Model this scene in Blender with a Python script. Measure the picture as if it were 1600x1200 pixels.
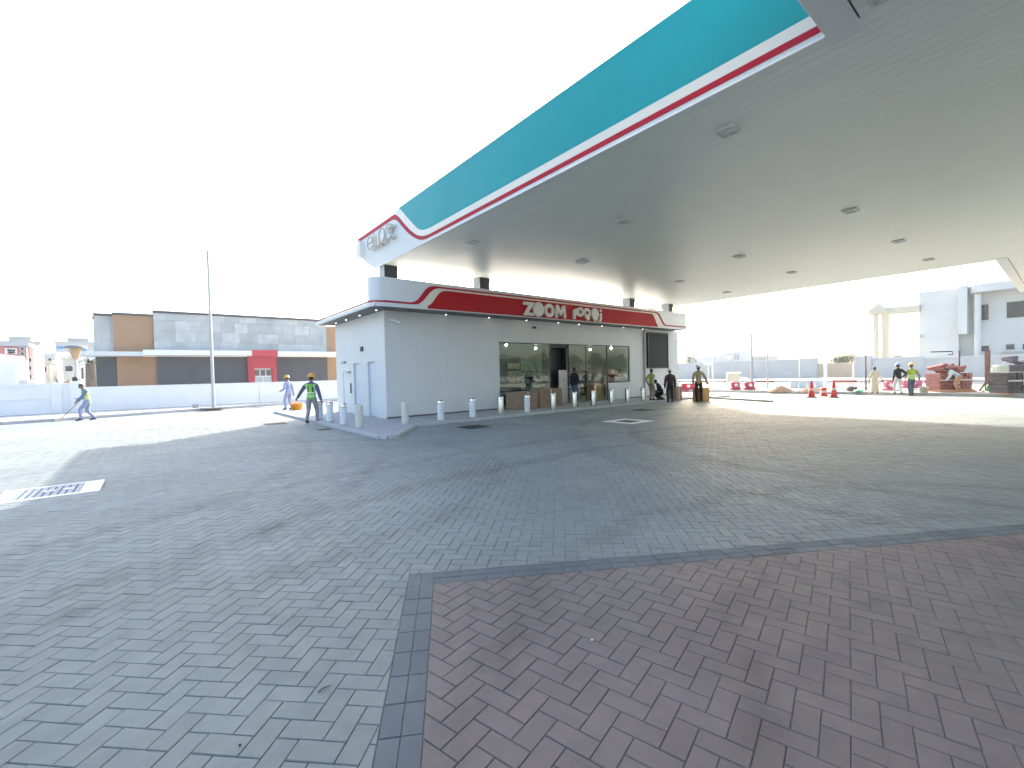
import bpy, bmesh, math, random
import numpy as np
from mathutils import Vector, Matrix
random.seed(7); rng = np.random.default_rng(7)
for o in list(bpy.data.objects): bpy.data.objects.remove(o)
S = bpy.context.scene; C = S.collection
# ------------------------------------------------------------------ camera
FPX, YAW, PITCH, ROLL, H = 701.09, math.radians(38.716), math.radians(-1.2849), math.radians(-1.3901), 1.7
_f = np.array([math.sin(YAW)*math.cos(PITCH), math.cos(YAW)*math.cos(PITCH), math.sin(PITCH)])
_r = np.array([math.cos(YAW), -math.sin(YAW), 0.0]); _u = np.cross(_r, _f)
_c, _s = math.cos(ROLL), math.sin(ROLL)
_r, _u = _c*_r+_s*_u, -_s*_r+_c*_u
cam = bpy.data.cameras.new('camera'); camo = bpy.data.objects.new('camera', cam); C.objects.link(camo)
camo.matrix_world = Matrix(((_r[0], _u[0], -_f[0], 0), (_r[1], _u[1], -_f[1], 0), (_r[2], _u[2], -_f[2], H), (0, 0, 0, 1)))
cam.sensor_width = 36; cam.lens = FPX/1600*36; cam.clip_start = .05; cam.clip_end = 3000
S.camera = camo
# ------------------------------------------------------------------ sky, sun, exposure
SUN_K = (1.72, 1.52)                       # metres of shadow per metre of height, from +X and +Y
SUN_EL = math.atan(1/math.hypot(*SUN_K)); SUN_AZ = math.atan2(SUN_K[0], SUN_K[1])
W = bpy.data.worlds.new('World'); S.world = W; W.use_nodes = True
nt = W.node_tree; bg = nt.nodes['Background']
sky = nt.nodes.new('ShaderNodeTexSky'); sky.sky_type = 'NISHITA'; sky.sun_disc = False
sky.sun_elevation = SUN_EL; sky.sun_rotation = SUN_AZ
sky.air_density = 1.0; sky.dust_density = 4.0; sky.ozone_density = 1.0
nt.links.new(sky.outputs[0], bg.inputs[0]); bg.inputs[1].default_value = .145
sl = bpy.data.lights.new('sun', 'SUN'); sl.energy = 2.6; sl.angle = math.radians(.6); sl.color = (1, .95, .86)
so = bpy.data.objects.new('sun', sl); C.objects.link(so)
so.rotation_euler = Vector((-SUN_K[0], -SUN_K[1], -1)).to_track_quat('-Z', 'Y').to_euler(); so.location = (60, 55, 40)
S.view_settings.view_transform = 'Standard'; S.view_settings.look = 'None'
S.view_settings.exposure = 2.1; S.view_settings.gamma = 1; S.view_settings.use_curve_mapping = False

# ------------------------------------------------------------------ measuring helpers
def ray(x, y): return _f + _r*(x-800)/FPX + _u*(600-y)/FPX
def onz(x, y, z=0.):
    d = ray(x, y); t = (z-H)/d[2]; return Vector((d[0]*t, d[1]*t, z))
def onY(x, y, Y):
    d = ray(x, y); t = Y/d[1]; return Vector((d[0]*t, Y, H+d[2]*t))
def onX(x, y, X):
    d = ray(x, y); t = X/d[0]; return Vector((X, d[1]*t, H+d[2]*t))
def depth(p): return float(np.dot(np.array([p[0], p[1], p[2]-H]), _f))
# ------------------------------------------------------------------ materials
M = {}
def mat(name, col, rough=.6, metal=0., var=.08, scale=6., bump=0., bscale=60., coat=0., emit=None, spec=.5, fine=0.):
    m = bpy.data.materials.new(name); m.use_nodes = True; t = m.node_tree; b = t.nodes['Principled BSDF']
    b.inputs['Roughness'].default_value = rough; b.inputs['Metallic'].default_value = metal
    b.inputs['Specular IOR Level'].default_value = spec
    if coat: b.inputs['Coat Weight'].default_value = coat; b.inputs['Coat Roughness'].default_value = .08
    geo = t.nodes.new('ShaderNodeNewGeometry')
    n = t.nodes.new('ShaderNodeTexNoise'); n.inputs['Scale'].default_value = scale; n.inputs['Detail'].default_value = 4
    t.links.new(geo.outputs['Position'], n.inputs['Vector'])
    mp = t.nodes.new('ShaderNodeMapRange'); mp.inputs[1].default_value = .3; mp.inputs[2].default_value = .7
    mp.inputs[3].default_value = 1-var; mp.inputs[4].default_value = 1+var
    t.links.new(n.outputs[0], mp.inputs[0])
    mx = t.nodes.new('ShaderNodeVectorMath'); mx.operation = 'SCALE'; mx.inputs[0].default_value = col
    t.links.new(mp.outputs[0], mx.inputs['Scale']); t.links.new(mx.outputs[0], b.inputs['Base Color'])
    if bump:
        n2 = t.nodes.new('ShaderNodeTexNoise'); n2.inputs['Scale'].default_value = bscale; n2.inputs['Detail'].default_value = 3
        t.links.new(geo.outputs['Position'], n2.inputs['Vector'])
        bp = t.nodes.new('ShaderNodeBump'); bp.inputs['Strength'].default_value = bump; bp.inputs['Distance'].default_value = .01
        t.links.new(n2.outputs[0], bp.inputs['Height']); t.links.new(bp.outputs[0], b.inputs['Normal'])
    if emit: b.inputs['Emission Color'].default_value = (*emit[0], 1); b.inputs['Emission Strength'].default_value = emit[1]
    M[name] = m; return m
def paver_mat(name, col, mode, dirt=1.15, hue=(1., 1., 1.)):
    """stone paver: per-piece tint, blotches, grain, tyre-rubber arcs and dust (world positions, so neighbours run on)"""
    m = bpy.data.materials.new(name); m.use_nodes = True; t = m.node_tree; b = t.nodes['Principled BSDF']; L = t.links.new
    def N(k, **kw):
        n = t.nodes.new('ShaderNode'+k)
        for a, v in kw.items(): setattr(n, a, v)
        return n
    def math_(op, a, b_=None, c_=None):
        n = N('Math', operation=op)
        for i, v in enumerate((a, b_, c_)):
            if v is None: continue
            if isinstance(v, (int, float)): n.inputs[i].default_value = v
            else: L(v, n.inputs[i])
        return n.outputs[0]
    def rng_(v, a, b2, c, d):
        n = N('MapRange'); n.inputs[1].default_value = a; n.inputs[2].default_value = b2; n.inputs[3].default_value = c; n.inputs[4].default_value = d
        L(v, n.inputs[0]); return n.outputs[0]
    geo = N('NewGeometry'); P = geo.outputs['Position']
    def noise(sc, det=4, rough=.55):
        n = N('TexNoise'); n.inputs['Scale'].default_value = sc; n.inputs['Detail'].default_value = det; n.inputs['Roughness'].default_value = rough
        L(P, n.inputs['Vector']); return n.outputs[0]
    if mode == 'single': tint = N('ObjectInfo').outputs['Random']
    elif mode == 'attr':
        a = N('Attribute'); a.attribute_name = 'tint'; tint = a.outputs['Fac']
    else: tint = noise(3.5, 6, .8)
    f = rng_(tint, 0, 1, .95, 1.05)
    f = math_('MULTIPLY', f, rng_(noise(.55, 5), .3, .7, .86, 1.12))
    f = math_('MULTIPLY', f, rng_(noise(7, 5, .65), .3, .7, .93, 1.07))
    f = math_('MULTIPLY', f, rng_(noise(240, 2), .3, .7, .94, 1.05))
    sep = N('SeparateXYZ'); L(P, sep.inputs[0])
    wob = rng_(noise(.9, 2), .3, .7, -.12, .12)
    for cx, cy, R, w, k in ((16., 1.5, 8.3, .17, .30), (16., 1.5, 9.9, .16, .24), (6., -9., 15.6, .20, .24), (6., -9., 17.3, .18, .22),
                            (-6., 14., 9.2, .16, .20), (-6., 14., 10.9, .16, .18), (20., 20., 13.4, .16, .22), (1., 9., 4.6, .15, .18), (4.5, -2., 5.1, .16, .22), (4.5, -2., 3.7, .12, .22)):
        dx = math_('SUBTRACT', sep.outputs[0], cx); dy = math_('SUBTRACT', sep.outputs[1], cy)
        d = math_('SQRT', math_('ADD', math_('MULTIPLY', dx, dx), math_('MULTIPLY', dy, dy)))
        e = math_('ABSOLUTE', math_('ADD', math_('SUBTRACT', d, R), wob))
        on = rng_(e, w*.35, w*1.5, 1, 0)
        on = math_('MULTIPLY', on, rng_(noise(2.6, 5, .7), .35, .65, .15, 1))
        f = math_('MULTIPLY', f, math_('SUBTRACT', 1., math_('MULTIPLY', on, k*dirt)))
    st = rng_(noise(1.7, 6, .7), .60, .76, 0, .10)            # damp blotches
    f = math_('MULTIPLY', f, math_('SUBTRACT', 1., st))
    sc = N('VectorMath', operation='SCALE'); sc.inputs[0].default_value = col; L(f, sc.inputs['Scale'])
    du = N('MixRGB'); du.inputs[2].default_value = (.36, .33, .28, 1); L(rng_(noise(.35, 4), .45, .75, 0, .22), du.inputs[0]); L(sc.outputs[0], du.inputs[1])
    L(du.outputs[0], b.inputs['Base Color'])
    L(rng_(noise(5, 3), .3, .7, .55, .78), b.inputs['Roughness']); b.inputs['Specular IOR Level'].default_value = .42
    bp = N('Bump'); bp.inputs['Strength'].default_value = .35; bp.inputs['Distance'].default_value = .004
    L(noise(170, 3), bp.inputs['Height']); L(bp.outputs[0], b.inputs['Normal'])
    M[name] = m; return m
GREY = (.224, .258, .258); RED = (.208, .168, .160); EDGE = (.115, .142, .165)
for nm, c_ in (('grey', GREY), ('red', RED), ('edge', EDGE)):
    paver_mat('paver_'+nm+'_single', c_, 'single'); paver_mat('paver_'+nm+'_field', c_, 'attr')
paver_mat('paver_far', (.238, .264, .26), 'none')
mat('joint_sand', (.25, .26, .25), .95, var=.3, scale=30)
mat('sand', (.47, .43, .36), .95, var=.16, scale=.5, bump=.6, bscale=8)
mat('asphalt', (.06, .06, .062), .9, var=.15, scale=2, bump=.3)
mat('pavement', (.40, .41, .42), .8, var=.1, scale=1.5, bump=.2)
mat('kerb_concrete', (.43, .44, .45), .8, var=.12, scale=5, bump=.25)
mat('kerb_white', (.75, .75, .73), .6, var=.06); mat('kerb_red', (.5, .09, .07), .6, var=.1)
mat('white_panel', (.64, .665, .67), .4, var=.025, scale=1.2, spec=.35)
mat('white_paint', (.78, .78, .77), .5, var=.04, scale=1.5)
mat('soffit_white', (.72, .755, .705), .42, var=.02, scale=1., spec=.4)
mat('soffit_gap', (.12, .12, .12), .9)
mat('cream', (.72, .69, .6), .35, var=.02, coat=.3)
mat('teal', (.003, .285, .305), .42, var=.05, scale=.5, spec=.4)
mat('red_panel', (.41, .007, .012), .5, var=.04, scale=1, spec=.25)
mat('red_stripe', (.42, .008, .028), .5, var=.03, spec=.25)
mat('maroon', (.2, .012, .04), .4, var=.03)
mat('sign_face', (.72, .7, .64), .45, var=.02)
mat('grey_metal', (.33, .34, .35), .4, .6, var=.05); mat('dark_metal', (.045, .047, .05), .35, .7, var=.1)
mat('black', (.012, .012, .013), .5); mat('steel', (.62, .62, .61), .22, 1., var=.05, scale=9)
mat('film_white', (.7, .74, .77), .38, var=.06, scale=12, bump=.3, bscale=25)
mat('film_beige', (.62, .6, .55), .42, var=.08, scale=12, bump=.3, bscale=25)
mat('plinth', (.16, .12, .12), .7); mat('door_blue', (.60, .66, .73), .4, var=.03)
mat('screen', (.028, .03, .028), .5, var=.05, spec=.2); mat('frame_dark', (.06, .07, .068), .4, .4)
mat('outline_grey', (.38, .40, .42), .5); mat('lamp_frame', (.55, .56, .54), .4); mat('lamp_lens', (.62, .63, .6), .3)
mat('lamp_on', (.9, .9, .8), .3, emit=((1, .93, .8), 3.))
mat('soffit_grey', (.12, .125, .125), .6)
mat('lamp_pendant', (.9, .9, .8), .3, emit=((1, .93, .8), 14.))
mat('cardboard', (.30, .21, .145), .85, var=.12, scale=5); mat('orange_box', (.50, .24, .07), .8, var=.1, scale=5)
mat('concrete', (.40, .425, .42), .85, var=.13, scale=.8, bump=.15, bscale=5); mat('concrete_light', (.47, .49, .485), .85, var=.13, scale=1.4)
mat('brown_panel', (.36, .215, .12), .6, var=.06, scale=1); mat('char_panel', (.062, .07, .085), .5, var=.08, scale=1)
mat('coping', (.06, .065, .08), .5); mat('portal_red', (.50, .03, .05), .45)
mat('glass_pale', (.4, .5, .5), .1, var=.15, scale=1.2); mat('window_dark', (.03, .034, .042), .12, var=.3, scale=1)
mat('window_blue', (.08, .24, .5), .15, var=.1); mat('villa_white', (.58, .61, .60), .7, var=.04, scale=.5)
mat('villa_cream', (.56, .53, .44), .7, var=.04, scale=.5); mat('wall_grey', (.58, .575, .55), .8, var=.06, scale=.5)
mat('gate_tan', (.62, .50, .36), .7, var=.05); mat('house_beige', (.55, .54, .46), .8, var=.06); mat('house_red', (.48, .21, .19), .8, var=.14, scale=2)
mat('house_grey', (.40, .43, .46), .8, var=.06); mat('house_pale', (.66, .67, .66), .8, var=.05)
mat('leaf', (.07, .115, .05), .6, var=.35, scale=1.5); mat('leaf_far', (.085, .125, .07), .7, var=.3, scale=.8); mat('bark', (.2, .15, .11), .9, var=.2)
mat('agave', (.12, .17, .10), .5, var=.2)
mat('skin_brown', (.20, .11, .07), .55, var=.05); mat('hair', (.012, .011, .011), .6); mat('eye', (.02, .015, .015), .2)
mat('hivis', (.38, .60, .02), .7, var=.05, scale=15); mat('hivis_green', (.22, .62, .02), .7, var=.05, scale=15); mat('reflective', (.62, .66, .62), .35); mat('vest_dark', (.03, .07, .05), .7)
mat('cloth_blue', (.13, .17, .33), .85, var=.12, scale=14); mat('cloth_lilac', (.25, .29, .45), .85, var=.12, scale=14); mat('cloth_slate', (.10, .115, .17), .85, var=.15, scale=14)
mat('cloth_grey', (.30, .285, .30), .85, var=.12, scale=14); mat('cloth_navy', (.007, .008, .017), .85, var=.2, scale=14); mat('jeans', (.055, .085, .16), .85, var=.2, scale=14)
mat('cloth_khaki', (.33, .27, .20), .85, var=.1, scale=14); mat('cloth_maroon', (.055, .03, .035), .85, var=.2, scale=14); mat('cloth_black', (.018, .018, .02), .85, var=.2, scale=14)
mat('cloth_tan', (.42, .33, .20), .85, var=.1, scale=14); mat('cloth_cream', (.66, .58, .45), .85, var=.08, scale=14); mat('cloth_white', (.68, .67, .64), .85, var=.08, scale=14)
mat('cloth_orange', (.50, .28, .16), .85, var=.1, scale=14); mat('shoe', (.02, .018, .017), .5)
mat('helmet_yellow', (.75, .36, .03), .35); mat('helmet_white', (.72, .72, .7), .35); mat('helmet_blue', (.25, .40, .62), .35)
mat('plastic_orange', (.72, .25, .02), .4); mat('cone_red', (.72, .05, .04), .5); mat('cone_white', (.7, .7, .7), .4); mat('pink_plastic', (.55, .12, .22), .5, var=.1)
mat('barrier_red', (.42, .035, .075), .5, var=.1); mat('barrier_white', (.75, .75, .75), .5); mat('hoarding', (.52, .62, .70), .6, var=.08)
mat('brick_red', (.30, .13, .13), .85, var=.2, scale=3); mat('brick_dark', (.11, .095, .105), .85, var=.2, scale=3); mat('strap', (.6, .55, .5), .6)
mat('wood', (.42, .24, .15), .8, var=.15, scale=8); mat('rusty', (.19, .12, .10), .8, .2, var=.2); mat('green_plastic', (.03, .42, .22), .3); mat('bucket_cream', (.55, .52, .38), .6)
mat('bag_pale', (.50, .53, .42), .8, var=.08, scale=3); mat('lamp_amber', (.36, .25, .13), .4, var=.1); mat('orange_cloth', (.6, .25, .06), .8); mat('pole_grey', (.40, .41, .43), .45, .3); mat('lamp_hood', (.17, .18, .2), .5); mat('pole_white', (.72, .73, .74), .4)
mat('iron', (.035, .036, .038), .6, .5, var=.2, scale=20); mat('grate_blue', (.26, .30, .38), .5, .3, var=.1, scale=20); mat('frame_white', (.80, .81, .82), .55, var=.05, scale=8)
mat('int_wall', (.36, .38, .33), .8); mat('int_floor', (.3, .3, .28), .4); mat('int_dark', (.03, .035, .045), .5); mat('green_metal', (.08, .34, .28), .4, .2); mat('stock', (.42, .40, .25), .6, var=.4, scale=12); mat('wood_counter', (.42, .25, .10), .5, var=.1, scale=3); mat('tape_green', (.25, .5, .42), .5)
def glass_mat():
    m = bpy.data.materials.new('shop_glass'); m.use_nodes = True; t = m.node_tree; t.nodes.remove(t.nodes['Principled BSDF'])
    out = t.nodes['Material Output']; tr = t.nodes.new('ShaderNodeBsdfTransparent'); tr.inputs[0].default_value = (.86, .92, .895, 1)
    gl = t.nodes.new('ShaderNodeBsdfGlossy'); gl.inputs['Roughness'].default_value = .02; gl.inputs[0].default_value = (.9, .95, .92, 1)
    lw = t.nodes.new('ShaderNodeLayerWeight'); lw.inputs[0].default_value = .5
    pw = t.nodes.new('ShaderNodeMath'); pw.operation = 'POWER'; pw.inputs[1].default_value = 3.5; t.links.new(lw.outputs['Facing'], pw.inputs[0])
    fr = t.nodes.new('ShaderNodeMath'); fr.operation = 'MULTIPLY_ADD'; fr.inputs[1].default_value = .85; fr.inputs[2].default_value = .055; t.links.new(pw.outputs[0], fr.inputs[0])
    mx = t.nodes.new('ShaderNodeMixShader'); t.links.new(fr.outputs[0], mx.inputs[0]); t.links.new(tr.outputs[0], mx.inputs[1]); t.links.new(gl.outputs[0], mx.inputs[2])
    t.links.new(mx.outputs[0], out.inputs[0]); M['shop_glass'] = m
glass_mat()
# ------------------------------------------------------------------ mesh helpers
class MB:
    """collects shapes; build() links them as ONE mesh object"""
    def __init__(s): s.v = []; s.f = []; s.m = []; s.sm = []
    def add(s, vs, fs, mi=0, smooth=False):
        o = len(s.v); s.v += [tuple(v) for v in vs]
        for f in fs: s.f.append([o+i for i in f]); s.m.append(mi); s.sm.append(smooth)
        return s
    def box(s, a, b, mi=0, ch=0., T=None):
        (x0, y0, z0), (x1, y1, z1) = [min(p, q) for p, q in zip(a, b)], [max(p, q) for p, q in zip(a, b)]
        if ch:
            vs = []; idx = {}
            c = min(ch, (x1-x0)*.4, (y1-y0)*.4, (z1-z0)*.4)
            for i, x in enumerate((x0, x1)):
                for j, y in enumerate((y0, y1)):
                    for k, z in enumerate((z0, z1)):
                        sx, sy, sz = (1-2*i)*c, (1-2*j)*c, (1-2*k)*c
                        idx[i, j, k] = len(vs); vs += [(x, y+sy, z+sz), (x+sx, y, z+sz), (x+sx, y+sy, z)]
            fs = []
            for i in (0, 1): q = [idx[i, 0, 0], idx[i, 1, 0], idx[i, 1, 1], idx[i, 0, 1]]; fs.append(q if i else q[::-1])
            for j in (0, 1): q = [idx[0, j, 0]+1, idx[0, j, 1]+1, idx[1, j, 1]+1, idx[1, j, 0]+1]; fs.append(q if j else q[::-1])
            for k in (0, 1): q = [idx[0, 0, k]+2, idx[1, 0, k]+2, idx[1, 1, k]+2, idx[0, 1, k]+2]; fs.append(q if k else q[::-1])
            for a_ in (0, 1):
                for b_ in (0, 1):
                    p, q = idx[a_, b_, 0], idx[a_, b_, 1]; f = [p, p+1, q+1, q]; fs.append(f if a_ == b_ else f[::-1])
                    p, q = idx[a_, 0, b_], idx[a_, 1, b_]; f = [p, q, q+2, p+2]; fs.append(f if a_ == b_ else f[::-1])
                    p, q = idx[0, a_, b_], idx[1, a_, b_]; f = [p+1, p+2, q+2, q+1]; fs.append(f if a_ == b_ else f[::-1])
            for (i, j, k), p in idx.items(): f = [p, p+1, p+2]; fs.append(f if (i+j+k) % 2 else f[::-1])
        else:
            vs = [(x, y, z) for x in (x0, x1) for y in (y0, y1) for z in (z0, z1)]
            fs = [(0, 1, 3, 2), (4, 6, 7, 5), (0, 4, 5, 1), (2, 3, 7, 6), (0, 2, 6, 4), (1, 5, 7, 3)]
        if T: vs = [T @ Vector(v) for v in vs]
        return s.add(vs, fs, mi)
    def tube(s, pts, rs, n=10, mi=0, caps=True, smooth=True):
        pts = [Vector(p) for p in pts]
        if not hasattr(rs, '__len__'): rs = [rs]*len(pts)
        rings = []; o = []
        for i, p in enumerate(pts):
            d = (pts[min(i+1, len(pts)-1)]-pts[max(i-1, 0)]); d = d.normalized() if d.length > 1e-9 else Vector((0, 0, 1))
            a = d.orthogonal().normalized() if i == 0 else (o-d*o.dot(d)).normalized(); o = a; b = d.cross(a)
            rings.append([p+(a*math.cos(2*math.pi*k/n)+b*math.sin(2*math.pi*k/n))*rs[i] for k in range(n)])
        vs = [v for r in rings for v in r]; fs = []
        for i in range(len(pts)-1):
            for k in range(n): fs.append((i*n+k, i*n+(k+1) % n, (i+1)*n+(k+1) % n, (i+1)*n+k))
        s.add(vs, fs, mi, smooth)
        if caps:
            s.add(rings[0], [list(range(n))[::-1]], mi); s.add(rings[-1], [list(range(n))], mi)
        return s
    def lathe(s, prof, c=(0, 0, 0), n=16, mi=0, smooth=True, sx=1., sy=1.):
        vs = []; fs = []
        for r, z in prof:
            for k in range(n): a = 2*math.pi*k/n; vs.append((c[0]+r*sx*math.cos(a), c[1]+r*sy*math.sin(a), c[2]+z))
        for i in range(len(prof)-1):
            for k in range(n): fs.append((i*n+k, i*n+(k+1) % n, (i+1)*n+(k+1) % n, (i+1)*n+k))
        s.add(vs, fs, mi, smooth)
        if prof[0][0] > 1e-4: s.add(vs[:n], [list(range(n))[::-1]], mi)
        if prof[-1][0] > 1e-4: s.add(vs[-n:], [list(range(n))], mi)
        return s
    def prism(s, poly, z0, z1, mi=0):
        n = len(poly); vs = [(x, y, z0) for x, y in poly]+[(x, y, z1) for x, y in poly]
        return s.add(vs, [list(range(n))[::-1], list(range(n, 2*n))]+[(i, (i+1) % n, n+(i+1) % n, n+i) for i in range(n)], mi)
    def ball(s, c, r, mi=0, n=10, T=None):
        m = max(4, n//2+1); vs = []; fs = []
        rx, ry, rz = r if hasattr(r, '__len__') else (r, r, r)
        for i in range(m+1):
            t = math.pi*i/m
            for k in range(n): a = 2*math.pi*k/n; vs.append(Vector((rx*math.sin(t)*math.cos(a), ry*math.sin(t)*math.sin(a), -rz*math.cos(t))))
        for i in range(m):
            for k in range(n): fs.append((i*n+k, i*n+(k+1) % n, (i+1)*n+(k+1) % n, (i+1)*n+k))
        vs = [(T @ v if T else v)+Vector(c) for v in vs]
        return s.add(vs, fs, mi, True)
    def mesh(s, name, mats):
        me = bpy.data.meshes.new(name); me.from_pydata(s.v, [], s.f)
        for m in (mats if isinstance(mats, (list, tuple)) else [mats]): me.materials.append(M[m])
        me.polygons.foreach_set('material_index', s.m); me.polygons.foreach_set('use_smooth', s.sm)
        me.update(); return me
    def build(s, name, mats, parent=None, **kw): return link(name, s.mesh(name, mats), parent, **kw)
def link(name, data, parent=None, loc=None, label=None, cat=None, group=None, kind=None):
    o = bpy.data.objects.new(name, data); C.objects.link(o)
    if parent: o.parent = parent
    if loc is not None: o.location = loc
    return tag(o, label, cat, group, kind)
def tag(o, label=None, cat=None, group=None, kind=None):
    if label: o['label'] = label
    if cat: o['category'] = cat
    if group: o['group'] = group
    if kind: o['kind'] = kind
    return o
def thing(name, label, cat, loc=(0, 0, 0), rz=0., group=None):
    o = link(name, None, None, loc, label, cat, group); o.rotation_euler = (0, 0, rz); o.empty_display_size = .2; return o
def structure(name, loc=(0, 0, 0)):
    return link(name, None, None, loc, kind='structure')
def dup(t, loc, rz=None, label=None):
    r = t.copy(); C.objects.link(r); r.location = loc
    if rz is not None: r.rotation_euler = (0, 0, rz)
    if label: r['label'] = label
    def cp(src, dst):
        for ch in list(src.children):
            if ch == dst: continue
            c = ch.copy(); C.objects.link(c); c.parent = dst; cp(ch, c)
    cp(t, r); return r
def shape2d(name, polys, mats, parent, mw, depth=.06, bev=0., **kw):
    """filled 2D outline(s) with holes, extruded; mw places local x,y,z"""
    cu = bpy.data.curves.new(name, 'CURVE'); cu.dimensions = '2D'; cu.fill_mode = 'BOTH'; cu.extrude = depth/2; cu.bevel_depth = bev
    for pts in polys:
        sp = cu.splines.new('POLY'); sp.points.add(len(pts)-1); sp.use_cyclic_u = True
        for p, (x, y) in zip(sp.points, pts): p.co = (x, y, 0, 1)
    tmp = bpy.data.objects.new('tmp', cu); C.objects.link(tmp); dg = bpy.context.evaluated_depsgraph_get()
    me = bpy.data.meshes.new_from_object(tmp.evaluated_get(dg)); bpy.data.objects.remove(tmp); bpy.data.curves.remove(cu)
    me.transform(mw); me.materials.clear(); me.materials.append(M[mats]); me.name = name; me.update()
    return link(name, me, parent, **kw)
def circ(cx, cy, rx, ry=None, n=36, a0=0., a1=2*math.pi):
    ry = ry or rx; return [(cx+rx*math.cos(a0+(a1-a0)*i/n), cy+ry*math.sin(a0+(a1-a0)*i/n)) for i in range(n if abs(a1-a0) > 6.28 else n+1)]

# ================================================================== GROUND
g = MB(); g.add([(-240, -200, -.06), (460, -200, -.06), (460, 460, -.06), (-240, 460, -.06)], [(0, 1, 2, 3)])
g.build('ground', 'sand', kind='structure')
ROW_Y = [(-40., 20.), (-8., 28.7), (-2.7, 30.2), (2.85, 32.1), (8.4, 33.5), (12., 34.4), (32.6, 34.4)]    # far kerb, left
fore = [(-40, -25), (32.3, -25), (32.3, 34.4)]+[p for p in ROW_Y[::-1][1:]]
fb = MB(); fb.add([(x, y, -.008) for x, y in fore], [list(range(len(fore)))])
forecourt = fb.build('forecourt', 'joint_sand', kind='structure')
NEAR = 21.5                                                                # pavers are real stones out to here
far = MB()
ang = [YAW-math.radians(58)+math.radians(116)*i/40 for i in range(41)]
# far apron (material only) beyond the built stones: ring polygons
ring = [(NEAR*math.sin(a), NEAR*math.cos(a)) for a in ang]
bm = bmesh.new(); vs = [bm.verts.new((x, y, -.004)) for x, y in fore]; bm.faces.new(vs)
hole_pts = ring
# cut the near wedge out of the apron by knife planes is overkill: lower apron under the stones instead
me = bpy.data.meshes.new('paver_apron'); bm.to_mesh(me); bm.free(); me.materials.append(M['paver_far'])
bpy.data.meshes.remove(me)
def poly_minus_wedge():
    """forecourt outline outside the near disc, as quads fanned from the disc to the outline"""
    m = MB(); n = 160
    def out(a):
        d = (math.sin(a), math.cos(a)); best = 1e9
        for (x0, y0), (x1, y1) in zip(fore, fore[1:]+fore[:1]):
            ex, ey = x1-x0, y1-y0; den = d[0]*ey-d[1]*ex
            if abs(den) < 1e-9: continue
            t = (x0*ey-y0*ex)/den; u = (x0*d[1]-y0*d[0])/den
            if t > 0 and -1e-9 <= u <= 1+1e-9: best = min(best, t)
        return best
    angs = sorted(set([2*math.pi*i/n for i in range(n)]+[math.atan2(x, y) % (2*math.pi) for x, y in fore]))
    inwedge = lambda a: abs((a-YAW+math.pi) % (2*math.pi)-math.pi) < math.radians(62)
    for a, b in zip(angs, angs[1:]+[angs[0]+2*math.pi]):
        mid = (a+b)/2; ri = NEAR-.25 if inwedge(mid) else 2.5
        ra, rb = out(a+1e-6), out(b-1e-6)
        if min(ra, rb) <= ri: ra = max(ra, ri+.01); rb = max(rb, ri+.01)
        if ra-ri < .02 and rb-ri < .02: continue
        m.add([(ri*math.sin(a), ri*math.cos(a), -.002), (ri*math.sin(b), ri*math.cos(b), -.002), (rb*math.sin(b), rb*math.cos(b), -.002), (ra*math.sin(a), ra*math.cos(a), -.002)], [(0, 3, 2, 1)])
    return m
poly_minus_wedge().build('paver_apron', 'paver_far', forecourt, kind='stuff')

# ---- herringbone stones
B0 = Vector((1.57, 3.34))*1.0625; BA = math.radians(59.4); BT = math.radians(149.0-180)
bu = (math.cos(BT), math.sin(BT)); bl = (-math.cos(BA), -math.sin(BA))       # band runs: along top edge (to the right), along left edge (to the viewer)
BW = .21
def n2(d, side): return (-d[1]*side, d[0]*side)
nT = n2(bu, -1); nL = n2(bl, 1)                                            # inward normals of the red field
if nT[0]*bl[0]+nT[1]*bl[1] < 0: nT = (-nT[0], -nT[1])
if nL[0]*bu[0]+nL[1]*bu[1] < 0: nL = (-nL[0], -nL[1])
def dist(p, n, off=0.): return (p[0]-B0[0])*n[0]+(p[1]-B0[1])*n[1]-off
def clip(poly, n, off, keep=1):
    out = []
    for i in range(len(poly)):
        p, q = poly[i], poly[(i+1) % len(poly)]; a, b = keep*dist(p, n, off), keep*dist(q, n, off)
        if a >= 0: out.append(p)
        if a*b < 0: t = a/(a-b); out.append((p[0]+(q[0]-p[0])*t, p[1]+(q[1]-p[1])*t))
    return out
def area(p): return abs(sum(p[i][0]*p[(i+1) % len(p)][1]-p[(i+1) % len(p)][0]*p[i][1] for i in range(len(p))))/2
def inset(p, d):
    n = len(p); cx = sum(a for a, _ in p)/n; cy = sum(b for _, b in p)/n; out = []
    for i in range(n):
        a, b, c = Vector(p[i-1]), Vector(p[i]), Vector(p[(i+1) % n])
        e1 = (b-a); e2 = (c-b)
        if e1.length < 1e-5 or e2.length < 1e-5: return None
        e1.normalize(); e2.normalize(); m1 = Vector((-e1.y, e1.x)); m2 = Vector((-e2.y, e2.x)); k = 1+m1.dot(m2)
        if k < .2: return None
        out.append(tuple(b+(m1+m2)*(d/k)))
    return out
GR = [onz(*q) for q in ((10.5, 765.2), (165, 749), (151, 768), (-16, 788.5))]
gx0, gx1 = -1.9, -.71; gy0, gy1 = 9.68, 10.74
def in_cover(x, y): return gx0-.02 < x < gx1+.02 and gy0-.02 < y < gy1+.02
def in_view(x, y, rmax):
    d = math.hypot(x, y)
    if d > rmax: return False
    if d < 4.5: return y*math.cos(YAW)+x*math.sin(YAW) > -2.6
    a = (math.atan2(x, y)-YAW+math.pi) % (2*math.pi)-math.pi
    return abs(a) < math.radians(60)
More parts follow.
